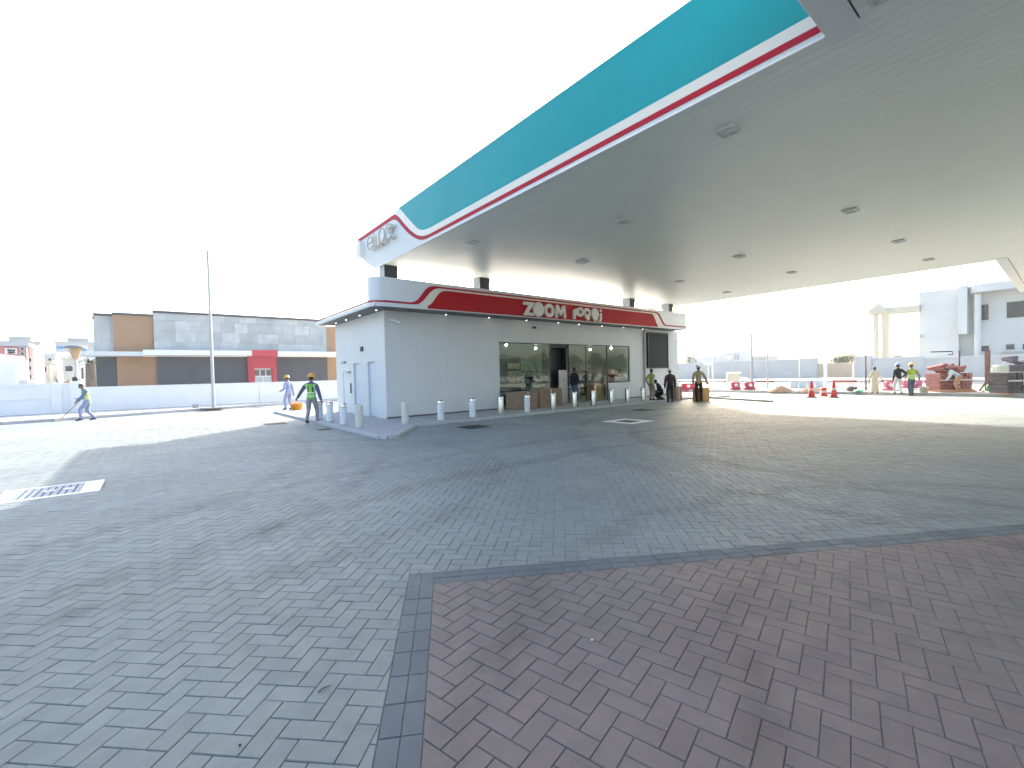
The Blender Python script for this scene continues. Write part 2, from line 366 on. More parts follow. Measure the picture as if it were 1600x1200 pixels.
def herring(angle, R, Wd=.115):
    ca, sa = math.cos(angle), math.sin(angle); n = int(R/Wd)+4
    for i in range(-n, n):
        for j in range(-n, n):
            k = (i-j) % 4
            if k == 0: rect = (i*Wd, j*Wd, (i+2)*Wd, (j+1)*Wd)
            elif k == 3: rect = (i*Wd, j*Wd, (i+1)*Wd, (j+2)*Wd)
            else: continue
            x0, y0, x1, y1 = rect; mx, my = (x0+x1)/2, (y0+y1)/2
            X, Y = mx*ca-my*sa, mx*sa+my*ca
            if not in_view(X, Y, NEAR): continue
            yield [(x*ca-y*sa, x*sa+y*ca) for x, y in ((x0, y0), (x1, y0), (x1, y1), (x0, y1))], (X, Y)
PLAT = [(4.8, 26), (4.8, 11.9), (4.95, 11.68), (5.18, 11.65), (6.95, 13.85), (24.3, 13.85), (27, 12.6), (27, 26)]
def inside(x, y, P):
    c = False
    for (x0, y0), (x1, y1) in zip(P, P[1:]+P[:1]):
        if (y0 > y) != (y1 > y) and x < (x1-x0)*(y-y0)/(y1-y0)+x0: c = not c
    return c
def fcdist(p):                                                            # how large it shows in the photo
    P = np.array([p[0], p[1], -H]); d = float(P@_f)
    if d < .3: return 1e9
    px, py = 800+FPX*float(P@_r)/d, 600-FPX*float(P@_u)/d
    return d if (-20 < px < 1620 and py < 1215) else 100+d
grey, red, edge = [], [], []
for poly, c in herring(math.radians(45), NEAR):
    if c[1] > 27 or in_cover(*c) or (c[0] > 5.2 and inside(c[0], c[1], PLAT)): continue
    dt, dl = dist(c, nT), dist(c, nL)
    if dt > .25 and dl > .25: continue
    if max(dist(p, nT) for p in poly) <= 0 or max(dist(p, nL) for p in poly) <= 0: grey.append((poly, c)); continue
    a = clip(poly, nL, -.002, -1)
    if area(a) > 2e-4: grey.append((a, c))
    b = clip(poly, nL, 0., 1)
    if len(b) > 2:
        b = clip(b, nT, -.002, -1)
        if len(b) > 2 and area(b) > 2e-4: grey.append((b, c))
for poly, c in herring(math.radians(14.4), NEAR):
    dt, dl = dist(c, nT), dist(c, nL)
    if dt < BW-.25 or dl < BW-.25: continue
    a = clip(poly, nT, BW, 1)
    if len(a) > 2: a = clip(a, nL, BW, 1)
    if len(a) > 2 and area(a) > 2e-4: red.append((a, c))
def pt(u, v): return (B0[0]+bu[0]*u+bl[0]*v, B0[1]+bu[1]*u+bl[1]*v)
# band frame is very nearly square; rows of edge stones along both sides
for r in (0, 1):
    k = 0
    u0, u1 = (r*.105, (r+1)*.105)
    v = 0.
    while v < 9:
        q = [pt(u0, v), pt(u1, v), pt(u1, v+.22), pt(u0, v+.22)]; c = pt((u0+u1)/2, v+.11)
        if in_view(*c, NEAR): edge.append((q, c))
        v += .22
    u = BW
    while u < 22:
        q = [pt(u, u0), pt(u+.22, u0), pt(u+.22, u1), pt(u, u1)]; c = pt(u+.11, (u0+u1)/2)
        if in_view(*c, NEAR): edge.append((q, c))
        u += .22
def ccw(p): return p if sum(p[i][0]*p[(i+1) % len(p)][1]-p[(i+1) % len(p)][0]*p[i][1] for i in range(len(p))) > 0 else p[::-1]
def stone(poly, dz, o=(0, 0), tilt=(0, 0), gap=.0015, ch=.0035, dep=.022):
    q = [p for i, p in enumerate(poly) if math.dist(p, poly[i-1]) > .002]
    if len(q) < 3: return None
    poly = q
    if area(poly) < .004: gap, ch = .001, .0012
    def shrink(p, k): cx, cy = sum(a for a, _ in p)/len(p), sum(b for _, b in p)/len(p); return [(cx+(a-cx)*k, cy+(b-cy)*k) for a, b in p]
    p0 = inset(ccw(poly), gap) or shrink(ccw(poly), .97)
    p1 = inset(p0, ch) or shrink(p0, .97)
    n = len(p0); cx = sum(a for a, _ in p0)/n; cy = sum(b for _, b in p0)/n
    Z = lambda x, y, z: z+dz+(x-cx)*tilt[0]+(y-cy)*tilt[1]
    vs = [(x-o[0], y-o[1], -dep) for x, y in p0]+[(x-o[0], y-o[1], Z(x, y, -.004)) for x, y in p0]+[(x-o[0], y-o[1], Z(x, y, 0)) for x, y in p1]
    fs = [(i, (i+1) % n, n+(i+1) % n, n+i) for i in range(n)]+[(n+i, n+(i+1) % n, 2*n+(i+1) % n, 2*n+i) for i in range(n)]+[list(range(2*n, 3*n))]
    return vs, fs
def lay(items, owner, key, nm, limit=300):
    items.sort(key=lambda it: fcdist(it[1])); shared = {}
    rest_v, rest_f, tints = [], [], []
    k = 0
    for poly, c in items:
        dz = random.gauss(0, .0009); tilt = (random.gauss(0, .005), random.gauss(0, .005))
        if k < limit and fcdist(c) < 100:
            full = len(poly) == 4 and abs(area(poly)-(.02645 if nm == 'paver' else .0231)) < 5e-4
            if full:
                a = math.atan2(poly[1][1]-poly[0][1], poly[1][0]-poly[0][0]); sig = (round(a, 2), round(math.dist(poly[0], poly[1]), 2))
                if sig not in shared:
                    st = stone(poly, 0, c); me = bpy.data.meshes.new(nm); me.from_pydata(st[0], [], st[1]); me.materials.append(M['paver_%s_single' % key]); shared[sig] = me
                o = link(nm, shared[sig], owner, (c[0], c[1], dz)); o.rotation_euler = (tilt[1], -tilt[0], 0)
            else:
                st = stone(poly, dz, c)
                if not st: continue
                me = bpy.data.meshes.new(nm); me.from_pydata(st[0], [], st[1]); me.materials.append(M['paver_%s_single' % key]); link(nm, me, owner, (c[0], c[1], 0))
            k += 1; continue
        st = stone(poly, dz, (0, 0), tilt)
        if not st: continue
        o = len(rest_v); rest_v += st[0]; rest_f += [[o+i for i in f] for f in st[1]]; tints += [random.random()]*len(st[0])
    if rest_v:
        me = bpy.data.meshes.new(nm+'_field'); me.from_pydata(rest_v, [], rest_f); me.materials.append(M['paver_%s_field' % key])
        at = me.attributes.new('tint', 'FLOAT', 'POINT'); at.data.foreach_set('value', tints)
        link(nm+'_field', me, owner, kind='stuff')
lay(grey, forecourt, 'grey', 'paver')
isl = MB(); isl.add([(*pt(0, 0), -.0065), (*pt(0, 9), -.0065), (*pt(22, 9), -.0065), (*pt(22, 0), -.0065)], [(0, 1, 2, 3)])
island = isl.build('red_paving', 'joint_sand', kind='structure')
lay(red, island, 'red', 'paver'); lay(edge, island, 'edge', 'edging_paver')

# ---- covers let into the paving
def cover(x0, x1, y0, y1, inner, label, frame='frame_white', grate='grate_blue', nb=9, bosses=False):
    t = thing('drain_cover', label, 'drain cover', ((x0+x1)/2, (y0+y1)/2, 0)); cx, cy = (x0+x1)/2, (y0+y1)/2
    a0, a1, b0, b1 = [v-c for v, c in zip(inner, (cx, cx, cy, cy))]; X0, X1, Y0, Y1 = x0-cx, x1-cx, y0-cy, y1-cy
    m = MB(); m.box((X0, Y0, -.02), (X1, b0, .006)); m.box((X0, b1, -.02), (X1, Y1, .006)); m.box((X0, b0, -.02), (a0, b1, .006)); m.box((a1, b0, -.02), (X1, b1, .006)); m.build('frame', frame, t)
    m = MB(); m.box((a0, b0, -.03), (a1, b1, -.0055)); m.build('pit', 'black' if grate == 'iron' else 'iron', t)
    w = (a1-a0)/nb; bar = MB().box((-w*.36, b0+.01, -.005), (w*.36, b1-.01, .001), ch=.004).mesh('bar', grate)
    for i in range(nb): link('bar', bar, t, (a0+w*(i+.5), 0, 0))
    if bosses:
        for bx in (a0+(a1-a0)*.5, a0+(a1-a0)*.78):
            m = MB(); m.lathe([(.07, 0), (.07, .012), (.05, .014), (.05, .006), (0, .006)], (bx, (b0+b1)/2, 0), 14); m.build('lifting_eye', 'frame_white', t)
    return t
cover(gx0, gx1, gy0, gy1, (gx0+.17, gx1-.24, gy0+.12, gy1-.08), 'white framed square drain cover with grey bars in the left of the paving', bosses=True)
c_ = onz(981, 658.3); cover(c_.x-.62, c_.x+.62, c_.y-.62, c_.y+.62, (c_.x-.34, c_.x+.34, c_.y-.34, c_.y+.34), 'white framed dark drain cover in the paving before the shop door', grate='iron', nb=6)
for q, lb, sz in (((740, 667), 'dark iron manhole cover before the blank shop wall', .45), ((1003, 640.5), 'dark iron manhole cover near the shop bollards', .4), ((430, 662), 'dark iron manhole cover near the man in the green vest', .4), ((507, 671), 'small dark iron cover just off the left pavement kerb', .22)):
    p = onz(*q); t = thing('manhole_cover', lb, 'manhole cover', (p.x, p.y, 0)); MB().box((-sz, -sz, -.01), (sz, sz, .003), ch=.002).build('rim', 'iron', t)
    for i in range(4): MB().box((-sz*.85, -sz*.8+i*sz*.42, .0035), (sz*.85, -sz*.8+i*sz*.42+sz*.3, .009)).build('rib', 'grey_metal' if i == 9 else 'iron', t)

# ---- kerbs and pavements
def kerb_line(name, pts, h=.13, w=.14, step=1., mats='kerb_concrete', alt=None, z=0., taper=.02):
    """kerb stones laid end to end along a line; returns the structure"""
    k = structure(name); cache = {}; i = 0
    for a, b in zip(pts, pts[1:]):
        a, b = Vector(a), Vector(b); L = (b-a).length; n = max(1, round(L/step)); s = L/n
        for j in range(n):
            mm = alt if (alt and i % 2) else mats; key = (round(s, 3), mm)
            if key not in cache:
                mb = MB(); v = [(-s/2+.004, -w/2, -.05), (s/2-.004, -w/2, -.05), (s/2-.004, w/2, -.05), (-s/2+.004, w/2, -.05), (-s/2+.004, -w/2+taper, h), (s/2-.004, -w/2+taper, h), (s/2-.004, w/2, h), (-s/2+.004, w/2, h)]
                v2 = v[:4]+[(x, -w/2+taper*.4, h-.015) if y < 0 else (x, y, h-.001) for x, y, z_ in v[4:]]
                mb.add(v2+v[4:], [(3, 2, 1, 0), (0, 1, 5, 4), (1, 2, 6, 5), (2, 3, 7, 6), (3, 0, 4, 7), (4, 5, 9, 8), (5, 6, 10, 9), (7, 4, 8, 11), (8, 9, 10, 11)]); cache[key] = mb.mesh('kerb_stone', mm)
            p = a+(b-a)*((j+.5)/n); o = link('kerb_stone', cache[key], k, (p.x, p.y, z)); o.rotation_euler = (0, 0, math.atan2((b-a).y, (b-a).x)); i += 1
    return k
ZP = .09
PV = MB(); PV.prism([(4.93, 25.5), (4.93, 11.95), (5.03, 11.8), (5.15, 11.8), (6.88, 13.98), (24.2, 13.98), (26.9, 12.75), (26.9, 25.5)], -.04, ZP-.004); PV.build('shop_pavement', 'pavement', kind='structure')
kerb_line('shop_kerb', [(4.86, 25.5), (4.86, 11.92), (5.0, 11.72), (5.19, 11.71), (6.92, 13.91), (24.25, 13.91), (25.2, 13.0), (23.75, 9.2)], h=ZP, step=.9)
# left: kerb, pavement and plot behind it
kerb_line('far_kerb', ROW_Y[:-1], h=.14, step=1.1)
lp = [(x-.05, y+.1) for x, y in ROW_Y[:-1]]
m = MB(); m.add([(x, y, .125) for x, y in lp]+[(x, 80., .125) for x, y in lp[::-1]], [list(range(2*len(lp)))[::-1]]); o = m.build('far_pavement', 'pavement', kind='structure')
# right: kerb, sand verge, road
kerb_line('verge_kerb', [(32.2, 34), (32.2, -14)], h=.17, step=1.2)
m = MB(); m.add([(32.3, -40, .10), (47, -40, .10), (47, 60, .10), (32.3, 60, .10)], [(0, 1, 2, 3)]); m.build('sand_verge', 'sand', kind='structure')
m = MB(); m.add([(47, -60, -.02), (57.5, -60, -.02), (57.5, 90, -.02), (47, 90, -.02)], [(0, 1, 2, 3)]); m.build('road', 'asphalt', kind='structure')
kerb_line('road_kerb', [(47.1, 50), (47.1, -30)], h=.16, w=.2, step=2.)
kerb_line('road_kerb', [(57.4, 50), (57.4, -30)], h=.18, w=.2, step=2., mats='kerb_white', alt='kerb_red')
for i in range(14): MB().box((52.2, -20+i*5, -.016), (52.35, -17+i*5, -.013)).build('lane_mark', 'kerb_white', bpy.data.objects['road'])
m = MB(); m.add([(57.5, -60, .12), (74, -60, .12), (74, 90, .12), (57.5, 90, .12)], [(0, 1, 2, 3)]); m.build('far_verge', 'sand', kind='structure')

# ================================================================== CANOPY
ZB = 6.0; CX0, CX1, CY1 = 6.98, 27.8, 17.1; WY = 2.02; WX0, WX1, CY0 = -6., 42., -9.
can = thing('fuel_canopy', 'huge flat fuel station canopy with white ceiling and teal fascia', 'canopy')
m = MB()
m.box((CX0+.05, WY, ZB+.045), (CX1-.05, CY1-.05, 7.35)); m.box((WX0+.05, CY0+.05, ZB+.045), (WX1-.05, WY-.37, 7.35)); m.build('roof_deck', 'soffit_gap', can)
SW = .2; cache = {}
def strip_mesh(w, y0, y1):
    k = (round(w, 3), y0, y1)
    if k not in cache:
        mb = MB(); a = w/2-.0009
        mb.add([(x, y, z) for y in (y0, y1) for x, z in ((-a, .04), (-a, .003), (-a+.003, 0), (a-.003, 0), (a, .003), (a, .04))], [(i, i+1, i+7, i+6) for i in range(5)]); mb.f = [f[::-1] for f in mb.f]
        cache[k] = mb.mesh('ceiling_strip', 'soffit_white')
    return cache[k]
n = 52
for i in range(104): link('ceiling_strip', strip_mesh((CX1-CX0)/104, CY0, CY1), can, (CX0+(i+.5)*(CX1-CX0)/104, 0, ZB))
for (xa, xb) in ((WX0, CX0), (CX1, WX1)):
    n = int((xb-xa)/SW)
    for i in range(n): link('ceiling_strip', strip_mesh((xb-xa)/n, CY0, WY-.38), can, (xa+(i+.5)*(xb-xa)/n, 0, ZB))
# edge trims of the wings
MB().box((WX0, WY-.36, ZB-.02), (CX0+.27, WY-.004, 7.6), ch=.01).build('wing_fascia', 'white_panel', can)
MB().box((CX1-.27, WY-.36, ZB-.02), (WX1, WY-.004, 7.6), ch=.01).build('wing_fascia', 'white_panel', can)
MB().box((WX0, CY0-.1, ZB-.03), (WX1, CY0, 7.6), ch=.01).build('rear_fascia', 'teal', can)
# long left fascia with its painted bands, each a thin sheet
def smooth(xs, pts, k=5):
    ys = np.interp(xs, [p[0] for p in pts], [p[1] for p in pts]); e = np.pad(ys, k, mode='edge'); return np.convolve(e, np.ones(2*k+1)/(2*k+1), 'valid')
ss = np.unique(np.concatenate([np.linspace(WY, 12.4, 24), np.linspace(12.4, 15.6, 65), np.linspace(15.6, 18.94, 30)]))
dense = np.linspace(WY, 18.94, 700)
def crv(pts, k=9): return np.interp(ss, dense, smooth(dense, pts, k))
TOP = crv([(2, 7.66), (14.83, 7.66), (15.4, 7.55), (19, 7.55)], 3)
BOT = np.interp(ss, [2, 17.15, 17.5, 17.89, 18.36, 18.7, 18.94], [6.0, 6.0, 6.11, 6.32, 6.6, 6.8, 7.34])
RT = crv([(2, 6.17), (12.6, 6.165), (12.9, 6.175), (13.28, 6.25), (13.63, 6.42), (14.09, 6.73), (14.75, 7.27), (15.0, 7.46), (15.35, 7.545), (19, 7.545)])
RL = crv([(2, 6.07), (12.7, 6.065), (13.0, 6.075), (13.29, 6.13), (13.64, 6.28), (14.1, 6.56), (14.96, 7.24), (15.2, 7.35), (15.5, 7.37), (19, 7.37)])
TL = crv([(2, 6.34), (12.6, 6.34), (13.01, 6.38), (13.35, 6.49), (13.61, 6.69), (14.07, 7.05), (14.83, 7.655), (19, 8.6)], 6)
def bulge(z): t = min(1, max(0, (z-6)/1.66)); return .035*math.sin(math.pi*t**.8)
def band(name, lo, hi, off, matn, parent, nz=8):
    mb = MB(); ks = [i for i in range(len(ss)) if hi[i]-lo[i] > .002]
    vs = []; fs = []
    for a, i in enumerate(ks):
        for j in range(nz+1):
            z = lo[i]+(hi[i]-lo[i])*j/nz; vs.append((CX0-bulge(z)-off, ss[i], z))
    for a in range(len(ks)-1):
        for j in range(nz): p = a*(nz+1)+j; fs.append((p, p+1, p+nz+2, p+nz+1))
    mb.add(vs, fs, 0, True); return mb.build(name, matn, parent)
fas = band('fascia', BOT, TOP, 0, 'white_panel', can)
band('cream_band', RT+.0, np.minimum(TL, TOP), .003, 'cream', fas); band('red_band', np.maximum(RL, BOT), np.minimum(RT, TOP), .006, 'red_stripe', fas); band('teal_panel', TL, TOP+.0*TL, .004, 'teal', fas)
MB().box((CX0-.01, WY, ZB-.022), (CX0+.045, 17.2, ZB+.01)).build('drip_edge', 'white_paint', can)
mb = MB(); yz = [(17.15, 6.0), (17.5, 6.11), (17.89, 6.32), (18.36, 6.6), (18.7, 6.8), (18.94, 7.34), (18.94, 7.55)]
for x in (CX0, CX1): mb.add([(x, y, z) for y, z in yz], [])
k = len(yz); mb.add([(x, y, z) for x in (CX0, CX1) for y, z in yz], [(i, i+1, k+i+1, k+i) for i in range(k-1)], 0, True); mb.build('far_fascia', 'white_panel', can)
MB().box((CX0, 17.05, 7.40), (CX1, 18.94, 7.54)).build('roof_edge', 'white_panel', can)
MB().box((CX1-.02, WY, ZB-.02), (CX1+.06, 18.9, 7.6), ch=.01).build('right_fascia', 'white_panel', can)
# letters standing off the fascia, white boxes with grey outlines
LM = Matrix(((0, 0, -1, 0), (-1, 0, 0, 0), (0, 1, 0, 0), (0, 0, 0, 1)))
def fasc(Y, Z, off): return Matrix.Translation((CX0-off, Y, Z)) @ LM
sg = thing('canopy_sign', 'white raised letters enoc on the far end of the canopy fascia', 'sign')
ROUND = .27
def letter(nm, polys, px, py, rim):
    q = onX(px, py, CX0-.25); Y, Z = q.y, q.z
    l = shape2d('letter', polys, 'sign_face', sg, fasc(Y, Z, .15), .2)
    shape2d('outline', rim, 'outline_grey', l, fasc(Y, Z, .26), .02)
    return l
circ_ = circ(0, 0, .25, .27)
e_out = circ(0, 0, .25, .27, 40, math.radians(-35), math.radians(-360))+[(.25, -.03), (-.15, -.03)]+circ(0, 0, .16, .18, 24, math.radians(-170), math.radians(-45))
letter('e', [circ(0, 0, .25, .27)], 578, 380, [circ(0, 0, .25, .27, 36, math.radians(0), math.radians(320))+circ(0, 0, .205, .225, 36, math.radians(320), math.radians(0))])
shape2d('crossbar', [[(-.2, -.03), (.22, -.03), (.22, .02), (-.2, .02)]], 'grey_metal', sg, fasc(onX(578, 380, CX0-.25).y, onX(578, 380, CX0-.25).z, .262), .02)
npoly = [(-.2, -.27), (-.2, .27), (-.11, .27), (-.09, .2)]+circ(0, .07, .2, .2, 12, math.radians(110), 0)+[(.2, -.27), (.1, -.27)]+circ(0, .05, .1, .12, 10, 0, math.pi)+[(-.1, -.27)]
letter('n', [npoly], 587.5, 373.5, [[(-.2, -.27), (-.2, .27), (-.17, .27), (-.17, -.27)]])
letter('o', [circ_], 596.5, 367.5, [circ(0, 0, .25, .27), circ(0, 0, .21, .23)[::-1]])
c_poly = circ(0, 0, .25, .27, 36, math.radians(45), math.radians(315))+circ(0, 0, .13, .15, 30, math.radians(315), math.radians(45))
letter('c', [c_poly], 607.5, 361, [circ(0, 0, .25, .27, 36, math.radians(45), math.radians(315))+circ(0, 0, .215, .235, 30, math.radians(315), math.radians(45))])
shape2d('emblem', [circ(0, 0, .2, .36)], 'sign_face', sg, fasc(18.3, 6.95, .12), .2)
# columns (stand on the shop roof line, under the ceiling)
for px, py, wpx in ((610.5, 414.5, 21), (757, 434, 19), (987.5, 466, 15), (1048, 475, 14)):
    p = onz(px, py, ZB); m = MB(); m.box((p.x-.27, p.y-.02, 4.4), (p.x+.27, p.y+.5, ZB-.004), ch=.02); m.build('column', 'dark_metal', can)
    MB().box((p.x-.285, p.y-.03, 4.4), (p.x-.27, p.y+.44, ZB-.006)).build('column_left_sheet', 'grey_metal', can)  # thin paler grey sheet on the left side of each column
# ceiling lights
lt = None
spots = ((1137, 203), (1329, 328), (1404, 376), (1451, 405), (976, 344), (738, 377), (1155, 400), (1062, 439), (1237, 425), (910, 408.5), (1136, 456), (1384, -18))
where = ('nearest the teal fascia in the open middle of the ceiling', 'right of the middle of the ceiling', 'second from the far right corner of the ceiling', 'closest to the far right corner of the ceiling', 'above the left half of the shop front', 'nearest the enoc sign', 'above the right end of the shop', 'above the large dark screen of the shop', 'near the right ceiling edge above the tan gate', 'small, just above the shop sign', 'nearest the far right end of the shop roof', 'cut by the top of the picture beside the wing')
for (px, py), wh in zip(spots, where):
    p = onz(px, py, ZB); lb = 'square recessed ceiling light '+wh
    if lt is None:
        lt = thing('ceiling_light', lb, 'ceiling light', p, 0, 'recessed lights in the canopy ceiling')
        m = MB(); a = .17; b = .13
        for s_ in (((-a, -a), (a, -b)), ((-a, b), (a, a)), ((-a, -b), (-b, b)), ((b, -b), (a, b))): m.box((*s_[0], -.05), (*s_[1], .012))
        m.build('frame', 'lamp_frame', lt); MB().box((-b, -b, -.03), (b, b, -.015)).build('diffuser', 'lamp_lens', lt)
        MB().box((-.045, -.075, -.042), (.045, .075, -.03)).build('reflector', 'house_pale', lt)
    else: dup(lt, p, None, lb)

# ================================================================== SHOP
K = 1.0255
def sx(x): return x*K
def sz(z): return 1.7+(z-1.7)*K
SY, SX0, SX1, SYB = 16.44, 6.99, sx(26.77), sx(21.75)
shop = thing('shop_building', 'single storey white petrol station shop with red ZOOM parapet', 'shop', (SX0, SY, 0)); shop.location = (0, 0, 0)
ZW = sz(4.2); ZT = sz(5.2)
WX = [sx(12.13), sx(15.38), sx(16.66), sx(19.72), sx(21.68)]; ZH = sz(3.15); ZS = sz(1.07)
def panels(x0, x1, z0, z1, y=SY, w=1.3):
    n = max(1, round((x1-x0)/w)); d = (x1-x0)/n
    for i in range(n): MB().box((x0+i*d+.0012, y, z0), (x0+(i+1)*d-.0012, y+.06, z1), ch=.0015).build('wall_panel', 'white_panel', shop)
panels(SX0, WX[0], ZP+.06, ZW); panels(WX[4], SX1, ZP+.06, ZW); panels(WX[0], WX[4], ZH, ZW, w=1.9); panels(WX[3], WX[4], ZP+.06, ZS, w=2.5)
m = MB(); m.box((SX0+.02, SY+.07, 0), (WX[0]-.02, SY+.25, ZW)); m.box((WX[4]+.02, SY+.07, 0), (SX1-.02, SY+.25, ZW)); m.box((WX[0]-.02, SY+.07, ZH+.02), (WX[4]+.02, SY+.25, ZW)); m.box((WX[3]+.03, SY+.07, 0), (WX[4]-.03, SY+.25, ZS-.02))
m.box((SX1-.2, SY+.26, 0), (SX1-.01, SYB, ZW)); m.box((SX0+.22, SYB-.2, 0), (SX1-.21, SYB, ZW)); m.build('wall', 'white_paint', shop)
m = MB(); m.box((SX0+.03, SY+.02, 0), (WX[0], SY+.068, ZP+.058)); m.box((WX[4], SY+.02, 0), (SX1, SY+.068, ZP+.058)); m.build('plinth', 'plinth', shop)
# left wall with three doors
def YL(y): return y*K
d_open = [(YL(19.72), YL(20.82), .12, sz(2.0)), (YL(18.70), YL(19.45), .2, sz(2.31)), (YL(17.02), YL(17.82), .2, sz(2.31))]
m = MB(); ys = sorted([SY+.062, SYB]+[v for d in d_open for v in d[:2]])
for a, b in zip(ys, ys[1:]):
    d = next((d for d in d_open if abs(d[0]-a) < 1e-6), None)
    if d: m.box((SX0, a, d[3]), (SX0+.2, b, ZW))
    else: m.box((SX0, a, 0.), (SX0+.2, b, ZW))
m.build('side_wall', 'white_panel', shop)
for k_, d in enumerate(d_open):
    dep = .02 if k_ == 0 else .09
    l = MB().box((SX0+dep, d[0]+.01, .1), (SX0+dep+.05, d[1]-.01, d[3]-.01)).build('door', 'white_panel' if k_ == 0 else 'door_blue', shop)
    if k_ == 0:
        MB().box((SX0-.03, d[0]+.1, 1.0), (SX0+.02, d[0]+.14, 1.45), ch=.01).build('handle', 'dark_metal', l); MB().box((SX0-.04, d[0]+.15, 1.92), (SX0+.02, d[0]+.5, 1.99), ch=.01).build('door_closer', 'grey_metal', l)
    else:
        for j in range(9): MB().box((SX0+.07, d[0]+.06, .35+j*.21), (SX0+.088, d[1]-.06, .5+j*.21), ch=.006).build('louvre', 'door_blue', l)
MB().box((SX0-.12, YL(20.35), sz(2.36)), (SX0, YL(20.75), sz(2.44)), ch=.01).build('wall_lamp', 'grey_metal', shop)
p = onX(566, 545.5, SX0); MB().box((SX0-.06, p.y-.12, p.z-.1), (SX0, p.y+.12, p.z+.1), ch=.01).build('vent', 'dark_metal', shop)
# roof, eaves and parapet
PY = sx(15.01); PX0, PX1 = sx(6.0), sx(26.15)
m = MB(); m.box((PX0+.08, PY+.08, ZW+.01), (PX1-.08, SYB+.25, ZW+.12)); m.box((SX0, SY+.1, ZW+.12), (SX1, SYB, sz(4.6))); m.build('roof', 'white_paint', shop)
m = MB(); m.box((PX0+.1, PY+.1, ZW-.012), (PX1-.1, SY-.001, ZW+.008)); m.box((PX0+.1, SY-.001, ZW-.012), (SX0-.001, SYB+.25, ZW+.008)); m.build('soffit', 'soffit_grey', shop)
RC = .42
def eave_path(): return [(PX0, SYB+.3), (PX0, PY+RC)]+[(PX0+RC-RC*math.cos(a), PY+RC-RC*math.sin(a)) for a in np.linspace(.15, math.pi/2, 8)]+[(PX1-.02, PY), (PX1, PY+.02), (PX1, SYB+.3)]
def ribbon(path, z0, z1, off=0.):
    mb = MB(); P = []
    for i, p in enumerate(path):
        a, b = Vector(path[max(i-1, 0)]), Vector(path[min(i+1, len(path)-1)]); d = (b-a).normalized(); P.append((p[0]+d.y*off, p[1]-d.x*off))
    n = len(P); mb.add([(x, y, z) for z in (z0, z1) for x, y in P], [(i, i+1, n+i+1, n+i) for i in range(n-1)], 0, True); return mb
ep = eave_path(); m = ribbon(ep, ZW-.02, sz(4.31)); m2 = ribbon(ep, ZW-.02, sz(4.31), -.1); o_ = len(m.v); m.add(m2.v, [f[::-1] for f in m2.f]); n = len(ep)
m.add(m.v[:n]+m2.v[:n], [(i, n+i, n+i+1, i+1) for i in range(n-1)]); m.add(m.v[n:2*n]+m2.v[n:2*n], [(i, i+1, n+i+1, n+i) for i in range(n-1)]); m.build('eave_lip', 'white_panel', shop)
ribbon(ep, sz(4.312), sz(4.385), .002).build('eave_stripe', 'maroon', shop)
# parapet (front only, rounded returns)
pp = [(PX0+.55, PY+.95), (PX0+.12, PY+.8), (PX0+.02, PY+.5)]+[(PX0+.36-.36*math.cos(a), PY+.36-.36*math.sin(a)) for a in np.linspace(.1, math.pi/2, 8)]+[(PX1-.12, PY), (PX1-.04, PY+.1), (PX1-.02, PY+.4), (PX1-.02, PY+.9)]
m = ribbon(pp, sz(4.31), ZT); m2 = ribbon(pp, sz(4.31), ZT, -.12); n = len(pp); m.add(m2.v, [f[::-1] for f in m2.f]); m.add(m.v[n:2*n]+m2.v[n:2*n], [(i, i+1, n+i+1, n+i) for i in range(n-1)])
par = m.build('parapet', 'white_panel', shop)
ribbon([p for p in pp if p[0] <= PX0+.37]+[(PX0+.42, PY)], sz(4.316), sz(4.37), .010).build('corner_stripe', 'red_stripe', par)
xs = np.linspace(PX0+.4, PX1-.2, 600)
def c2(pts, k=4): return smooth(xs, [(sx(a), sz(b)) for a, b in pts], k)
L_lo = c2([(0, 4.315), (7.55, 4.315), (7.8, 4.36), (8.32, 4.93), (8.55, 5.01), (22.75, 5.01), (22.98, 4.95), (23.45, 4.4), (23.65, 4.315), (40, 4.315)])
L_hi = c2([(0, 4.37), (7.4, 4.37), (7.65, 4.45), (8.1, 5.0), (8.3, 5.075), (22.85, 5.075), (23.1, 5.03), (23.6, 4.45), (23.8, 4.37), (40, 4.37)])
C_lo = c2([(0, 4.28), (7.95, 4.28), (8.2, 4.32), (8.62, 4.88), (8.85, 4.945), (22.42, 4.945), (22.55, 4.88), (22.9, 4.3), (23.2, 4.28), (40, 4.28)])
def pband(name, lo, hi, x0, x1, off, matn):
    mb = MB(); ks = [i for i in range(len(xs)) if sx(x0) <= xs[i] <= sx(x1) and hi[i]-lo[i] > .003]
    mb.add([(xs[i], PY-off, z) for i in ks for z in (lo[i], hi[i])], [(2*a, 2*a+2, 2*a+3, 2*a+1) for a in range(len(ks)-1)]); return mb.build(name, matn, par)
pband('pale_band', np.maximum(C_lo, sz(4.312)), L_lo, 6.6, 25.9, .006, 'cream'); pband('maroon_line', L_lo, L_hi, 6.4, 25.95, .010, 'red_stripe')
redlo = np.full(len(xs), sz(4.215))
pband('red_panel', redlo, np.maximum(C_lo-.004, redlo), 8.08, 22.98, .015, 'red_panel')
